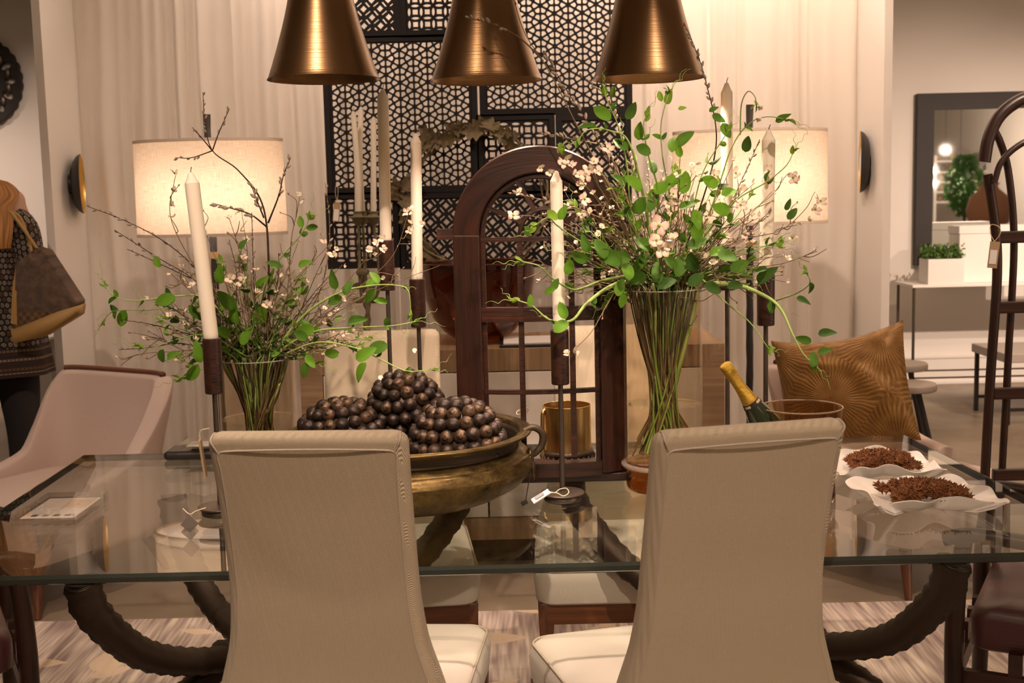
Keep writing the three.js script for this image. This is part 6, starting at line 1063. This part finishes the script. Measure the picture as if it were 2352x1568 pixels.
// ------------------------------------------------------------------ shopper at the left, seen from behind, face turned to the right
{
  const z = 5.7, o = P(-18, 700, z), t = thing('person', 'blonde woman in dark patterned tunic and black trousers carrying a bag, facing away', 'person', [o.x, 0, -z]);
  // field of tapered capsules joined smoothly, meshed on a grid
  const field = (bones, lo, hi, cell, k) => {
    const dim = hi.clone().sub(lo), n = Math.ceil(Math.max(dim.x, dim.y, dim.z) / cell) + 4, size = cell * n, c = lo.clone().add(hi).multiplyScalar(0.5);
    const mc = new MarchingCubes(n, new THREE.MeshBasicMaterial(), false, false, 400000); mc.isolation = 0; const f = mc.field;
    const at = (i) => -1 + 2 * i / n, p = V(0, 0, 0), A = V(0, 0, 0);
    for (let zI = 0; zI < n; zI++) for (let y = 0; y < n; y++) for (let x = 0; x < n; x++) {
      p.set(c.x + at(x) * size / 2, c.y + at(y) * size / 2, c.z + at(zI) * size / 2);
      let d = 1e3;
      for (const [a, b, ra, rb, sq] of bones) { A.copy(b).sub(a); let h = clamp(((p.x - a.x) * A.x + (p.y - a.y) * A.y + (p.z - a.z) * A.z) / Math.max(A.lengthSq(), 1e-8)); const dx = p.x - a.x - A.x * h, dy = p.y - a.y - A.y * h, dz = (p.z - a.z - A.z * h) * (sq || 1), e = Math.hypot(dx, dy, dz) - lerp(ra, rb, h); const q = Math.max(k - Math.abs(d - e), 0) / k; d = Math.min(d, e) - q * q * k * 0.25; }
      f[zI * n * n + y * n + x] = -d;
    }
    mc.update();
    const g = new THREE.BufferGeometry(), cnt = mc.count, pa = new Float32Array(cnt * 3), na = new Float32Array(cnt * 3), uv = new Float32Array(cnt * 2);
    for (let i = 0; i < cnt; i++) { for (let q = 0; q < 3; q++) { pa[i * 3 + q] = mc.positionArray[i * 3 + q] * size / 2 + [c.x, c.y, c.z][q]; } na.set(mc.normalArray.subarray(i * 3, i * 3 + 3), i * 3); uv[i * 2] = Math.atan2(pa[i * 3], pa[i * 3 + 2]) * 0.2; uv[i * 2 + 1] = pa[i * 3 + 1]; }
    g.setAttribute('position', new THREE.BufferAttribute(pa, 3)); g.setAttribute('normal', new THREE.BufferAttribute(na, 3)); g.setAttribute('uv', new THREE.BufferAttribute(uv, 2)); return g;
  };
  const B = (a, b, ra, rb, sq) => [V(...a), V(...b), ra, rb, sq];
  const skinM = phy({ color: new THREE.Color().setRGB(0.52, 0.33, 0.24), roughness: 0.6 });
  // body: +z towards the viewer is her back; she is turned so that her right side shows
  const hx = 0.078, hy = 1.44; t.scale.y = 1.075;
  const head = [B([hx, hy + 0.02, 0], [hx, hy + 0.05, 0.01], 0.088, 0.085), B([hx + 0.04, hy - 0.045, -0.015], [hx + 0.065, hy - 0.055, -0.02], 0.046, 0.036), B([hx + 0.055, hy + 0.03, -0.015], [hx + 0.06, hy + 0.05, -0.015], 0.05, 0.045), B([hx + 0.092, hy + 0.012, -0.02], [hx + 0.112, hy - 0.014, -0.022], 0.010, 0.0125), B([hx + 0.09, hy - 0.042, -0.022], [hx + 0.096, hy - 0.04, -0.022], 0.012, 0.011), B([hx + 0.085, hy - 0.06, -0.022], [hx + 0.09, hy - 0.06, -0.022], 0.014, 0.012), B([hx + 0.085, hy - 0.088, -0.022], [hx + 0.09, hy - 0.088, -0.022], 0.02, 0.017), B([hx + 0.005, hy - 0.01, 0.078], [hx + 0.008, hy - 0.03, 0.08], 0.014, 0.009), B([0, 1.40, 0.015], [hx * 0.7, hy - 0.03, -0.005], 0.058, 0.056)];
  const headG = field(head, V(-0.10, 1.30, -0.15), V(0.23, 1.60, 0.14), 0.0065, 0.03);
  const bodyBones = [B([0, 1.0, 0], [0, 1.36, 0.0], 0.135, 0.15, 1.35), B([-0.15, 1.385, 0.01], [0.15, 1.385, 0.01], 0.062, 0.062), B([0, 1.36, 0.01], [0, 1.44, 0.015], 0.09, 0.056), B([0.165, 1.375, 0.01], [0.205, 1.10, 0.02], 0.056, 0.044), B([0.205, 1.10, 0.02], [0.12, 0.95, -0.19], 0.043, 0.031), B([-0.165, 1.375, 0.01], [-0.215, 1.10, 0.02], 0.056, 0.044), B([-0.215, 1.10, 0.02], [-0.2, 0.93, -0.14], 0.043, 0.031), B([-0.09, 0.93, 0], [0.09, 0.93, 0], 0.13, 0.13, 1.2), B([0.09, 0.88, 0], [0.10, 0.48, 0.0], 0.088, 0.058), B([0.10, 0.48, 0], [0.11, 0.10, 0.03], 0.056, 0.036), B([-0.09, 0.88, 0], [-0.10, 0.48, -0.03], 0.088, 0.058), B([-0.10, 0.48, -0.03], [-0.10, 0.10, 0.02], 0.056, 0.036), B([0.11, 0.075, 0.035], [0.13, 0.035, -0.12], 0.036, 0.03), B([-0.10, 0.075, 0.02], [-0.09, 0.035, -0.14], 0.036, 0.03)];
  const bodyG = field(bodyBones, V(-0.3, 0, -0.2), V(0.3, 1.5, 0.2), 0.0125, 0.05);
  const handB = [];
  for (const s of [1, -1]) {
    const w = s > 0 ? V(0.118, 0.945, -0.2) : V(-0.199, 0.92, -0.15), dn = s > 0 ? V(-0.4, -0.55, -0.73) : V(0.1, -0.75, -0.6), side = V(0, -0.2, 1).cross(dn).normalize(), nrm = side.clone().cross(dn).normalize();
    handB.push([w.clone(), w.clone().addScaledVector(dn, 0.07), 0.027, 0.033]);
    for (let i = 0; i < 4; i++) { let a = w.clone().addScaledVector(dn, 0.082).addScaledVector(nrm, (i - 1.5) * 0.018); const L = [0.03, 0.034, 0.032, 0.025][i]; for (let j = 0; j < 3; j++) { const b = a.clone().addScaledVector(dn, L * (1 - j * 0.2) * (1 - j * 0.12)).addScaledVector(side, -s * 0.007 * (j + 1)); handB.push([a, b, 0.0088 - j * 0.0008, 0.0082 - j * 0.0008]); a = b; } }
    const th = w.clone().addScaledVector(dn, 0.03).addScaledVector(nrm, -0.028); handB.push([th, th.clone().addScaledVector(dn, 0.035).addScaledVector(nrm, -0.018), 0.012, 0.0095], [th.clone().addScaledVector(dn, 0.035).addScaledVector(nrm, -0.018), th.clone().addScaledVector(dn, 0.062).addScaledVector(nrm, -0.018), 0.0095, 0.008]);
  }
  const handsG = [1, -1].map((s) => { const l = handB.filter((b) => Math.sign(b[0].x) === s); const c = l[0][0]; return field(l, V(c.x - 0.08, c.y - 0.2, c.z - 0.15), V(c.x + 0.08, c.y + 0.04, c.z + 0.08), 0.004, 0.008); });
  part(t, 'body', mg([bodyG, headG, ...handsG]), skinM);
  part(t, 'eye', mg([ball(0.011, hx + 0.082, hy + 0.012, 0.012, 0.8, 0.8, 0.6, 10, 8), ball(0.011, hx + 0.082, hy + 0.012, -0.055, 0.8, 0.8, 0.6, 10, 8)]), M.black);
  // hair: long strands combed back over the head and shoulders
  const hairM = std({ map: dtex(256, 64, (u, v) => mixc([0.50, 0.33, 0.15], [0.78, 0.56, 0.30], clamp(0.5 + tn(u, v, 70, 2, 3) * 1.0)), { rep: [1, 1] }), roughness: 0.5, bumpMap: dtex(256, 32, g1((u, v) => 0.5 + tn(u, v, 90, 1, 6)), { srgb: false }), bumpScale: 0.004 });
  const hr = []; for (let i = 0; i <= 26; i++) { const u = i / 26, y = lerp(hy + 0.148, hy - 0.15, u), r = u < 0.4 ? 0.112 * Math.sqrt(Math.max(0.0004, 1 - (1 - u / 0.4) ** 2)) : lerp(0.112, 0.10, (u - 0.4) / 0.6) * (1 + 0.12 * Math.sin((u - 0.4) * 5)); const row = []; for (let j = 0; j <= 48; j++) { const w = lerp(0.0, 0.62, sstep(0.22, 0.42, u)), a = Math.PI / 2 + lerp(w, Math.PI * 2 - w, j / 48); row.push(V(hx - 0.012 + Math.sin(a) * r * 1.02 * (1 + 0.02 * Math.sin(j * 2.1)), y, 0.012 + 0.03 * sstep(0.5, 1, u) + Math.cos(a + Math.PI) * -r * 1.05)); } hr.push(row); }
  part(t, 'hair', skin(hr, false), Object.assign(hairM, { side: THREE.DoubleSide }));
  // tunic: flared, paisley rows in black, white and rust, banded hem
  const cnv = document.createElement('canvas'); cnv.width = cnv.height = 512; const g = cnv.getContext('2d'); g.fillStyle = '#17130f'; g.fillRect(0, 0, 512, 512); reseed(61);
  g.lineWidth = 3; for (let y = 0; y < 16; y++) for (let x = 0; x < 16; x++) { const cx = x * 32 + 16 + (y % 2) * 16, cy = y * 32 + 16; g.strokeStyle = rnd() < 0.8 ? '#a99a88' : '#7a4a2c'; g.beginPath(); if (x % 4 === 1) { g.arc(cx % 512, cy, 11, 0, 6.3); g.moveTo(cx % 512 + 5, cy); g.arc(cx % 512, cy, 5, 0, 6.3); } else for (let k = 0; k < 22; k++) { const a = k * 0.42, r = 13 - k * 0.5; const X = cx % 512 + Math.cos(a + x) * r, Y = cy + Math.sin(a + x) * r; k ? g.lineTo(X, Y) : g.moveTo(X, Y); } g.stroke(); }
  const tx = new THREE.CanvasTexture(cnv); tx.colorSpace = THREE.SRGBColorSpace; tx.wrapS = tx.wrapT = THREE.RepeatWrapping; tx.repeat.set(2.6, 2.6);
  const c2 = document.createElement('canvas'); c2.width = 256; c2.height = 128; const h2 = c2.getContext('2d'); h2.fillStyle = '#241810'; h2.fillRect(0, 0, 256, 128); for (let i = 0; i < 6; i++) { h2.fillStyle = ['#6b5a3a', '#3a2416', '#7d6b55', '#2c1c12', '#5c3a22', '#8a7a5c'][i]; h2.fillRect(0, 8 + i * 20, 256, i % 2 ? 4 : 9); for (let x = 0; x < 16; x++) { h2.fillStyle = '#1a120c'; h2.fillRect(x * 16 + 4, 10 + i * 20, 7, 5); } }
  const tx2 = new THREE.CanvasTexture(c2); tx2.colorSpace = THREE.SRGBColorSpace; tx2.wrapS = tx2.wrapT = THREE.RepeatWrapping; tx2.repeat.set(5, 1);
  const tunicM = std({ map: tx, roughness: 0.9 }), hemM = std({ map: tx2, roughness: 0.9 });
  const ring = (y, rx, rz, cz, w) => { const r = []; for (let j = 0; j < 64; j++) { const a = j / 64 * 6.2832, k = 1 + w * Math.sin(a * 7); r.push(V(Math.sin(a) * rx * k, y, cz + Math.cos(a) * rz * k)); } return r; };
  const tr = [[0.855, 0.245, 0.19, 0.0, 0.03], [0.93, 0.232, 0.18, 0, 0.028], [1.02, 0.205, 0.158, 0, 0.02], [1.12, 0.182, 0.138, 0, 0.012], [1.24, 0.18, 0.136, 0, 0.006], [1.32, 0.19, 0.138, 0, 0], [1.38, 0.2, 0.12, 0.005, 0], [1.425, 0.17, 0.1, 0.01, 0], [1.452, 0.105, 0.085, 0.013, 0], [1.468, 0.072, 0.072, 0.014, 0]].map((q) => ring(...q));
  const tunic = part(t, 'tunic', skin(tr, true, false, false, (i, j, p) => [j / 64 * 1.25, p.y]), tunicM);
  part(tunic, 'hem_band', skin([ring(0.735, 0.262, 0.205, 0, 0.036), ring(0.80, 0.255, 0.198, 0, 0.033), ring(0.862, 0.2465, 0.192, 0, 0.03)], true, false, false, (i, j) => [j / 64, i / 2]), hemM);
  for (const s of [-1, 1]) part(tunic, 'sleeve', tube([[s * 0.13, 1.40, 0.01], [s * 0.178, 1.36, 0.012], [s * 0.205, 1.22, 0.022], [s * 0.214, 1.10, 0.02], s > 0 ? [0.175, 1.035, -0.08] : [-0.214, 1.01, -0.06], s > 0 ? [0.135, 0.97, -0.16] : [-0.206, 0.955, -0.11]], (u) => lerp(0.074, 0.052, u), 40, 18), tunicM);
  const tro = std({ color: new THREE.Color().setRGB(0.012, 0.010, 0.010), roughness: 0.9 });
  for (const s of [-1, 1]) { part(t, 'trouser_leg', tube([[s * 0.085, 0.93, 0], [s * 0.098, 0.7, 0], [s * 0.104, 0.48, s > 0 ? 0.002 : -0.028], [s * 0.108, 0.25, s > 0 ? 0.018 : -0.006], [s * (s > 0 ? 0.11 : 0.102), 0.075, s > 0 ? 0.03 : 0.02]], (u) => curve1([[0, 0.105], [0.3, 0.095], [0.55, 0.072], [0.8, 0.064], [1, 0.055]], u), 36, 18), tro); part(t, 'shoe', mg([ball(0.045, s * 0.12, 0.042, s > 0 ? -0.07 : -0.1, 0.95, 0.9, 2.6, 16, 10), box(0.06, 0.04, 0.06, s * 0.112, 0.02, s > 0 ? 0.035 : 0.02)]), M.black); }
  // bag on her right shoulder
  const bm = std({ map: dtex(256, 256, (u, v) => { const d = 0.5 + 0.5 * Math.sin(u * 75) * Math.sin(v * 75), k = fbm(u, v, 12, 3); return v < 0.42 ? mixc([0.24, 0.18, 0.13], [0.50, 0.38, 0.24], clamp(d * 0.8 + k)) : mixc([0.25, 0.20, 0.17], [0.46, 0.38, 0.30], clamp(0.4 + k * 1.4)); }), roughness: 0.85, bumpMap: SPECK, bumpScale: 0.001 });
  const strapM = std({ color: new THREE.Color().setRGB(0.36, 0.22, 0.07), roughness: 0.6 }), bz = z - 0.16;
  const bag = thing('shoulder_bag', 'grey patterned shoulder bag with mustard base hanging from the shopper\'s shoulder', 'bag', P(112, 690, bz).toArray());
  const bl = (px, py, dz) => P(px, py, bz).sub(bag.position).add(V(0, 0, dz));
  const quad = [[37, 757], [187, 698], [188, 690], [112, 574], [92, 568], [44, 604]];
  const rowsB = []; for (const [k, dz] of [[0.9, -0.055], [1, -0.045], [1, 0.045], [0.93, 0.058]]) { const cN = V(0, 0, 0); rowsB.push(quad.flatMap(([x, y], i) => { const a = bl(x, y, dz), b = bl(...quad[(i + 1) % quad.length], dz); return [0, 0.25, 0.5, 0.75].map((u) => a.clone().lerp(b, u).multiply(V(k, k, 1))); })); }
  const bg = skin(rowsB, true, true, true, (i, j, p) => [p.x * 2.4 + 0.5, p.y * 2.2 + 0.52]);
  part(bag, 'body', bg, bm);
  part(bag, 'base_panel', skin([[-0.05, 0.052].map(() => 0)].length ? [[bl(36, 752, -0.055), bl(36, 752, 0.058), bl(40, 786, 0.048), bl(40, 786, -0.046)], [bl(112, 722, -0.055), bl(112, 722, 0.058), bl(108, 770, 0.05), bl(108, 770, -0.048)], [bl(188, 699, -0.055), bl(188, 699, 0.058), bl(186, 722, 0.046), bl(186, 722, -0.046)]] : [], true, true, true), strapM);
  part(bag, 'side_gusset', skin([[bl(36, 740, 0.055), bl(52, 742, 0.062)], [bl(40, 660, 0.058), bl(50, 680, 0.06)], [bl(46, 610, 0.05), bl(50, 618, 0.052)]], false), Object.assign(strapM.clone(), { side: THREE.DoubleSide }));
  part(bag, 'strap', mg([tube([bl(92, 572, 0.03), bl(62, 522, 0.05), bl(42, 496, 0.045), bl(20, 486, -0.01)], 0.008, 24, 8), tube([bl(70, 590, -0.03), bl(52, 540, -0.05), bl(36, 500, -0.05), bl(20, 486, -0.03)], 0.008, 24, 8)]), strapM);
}
scene.traverse((o) => { if (o.isMesh) { o.castShadow = true; o.receiveShadow = true; } });
renderer.render(scene, camera);
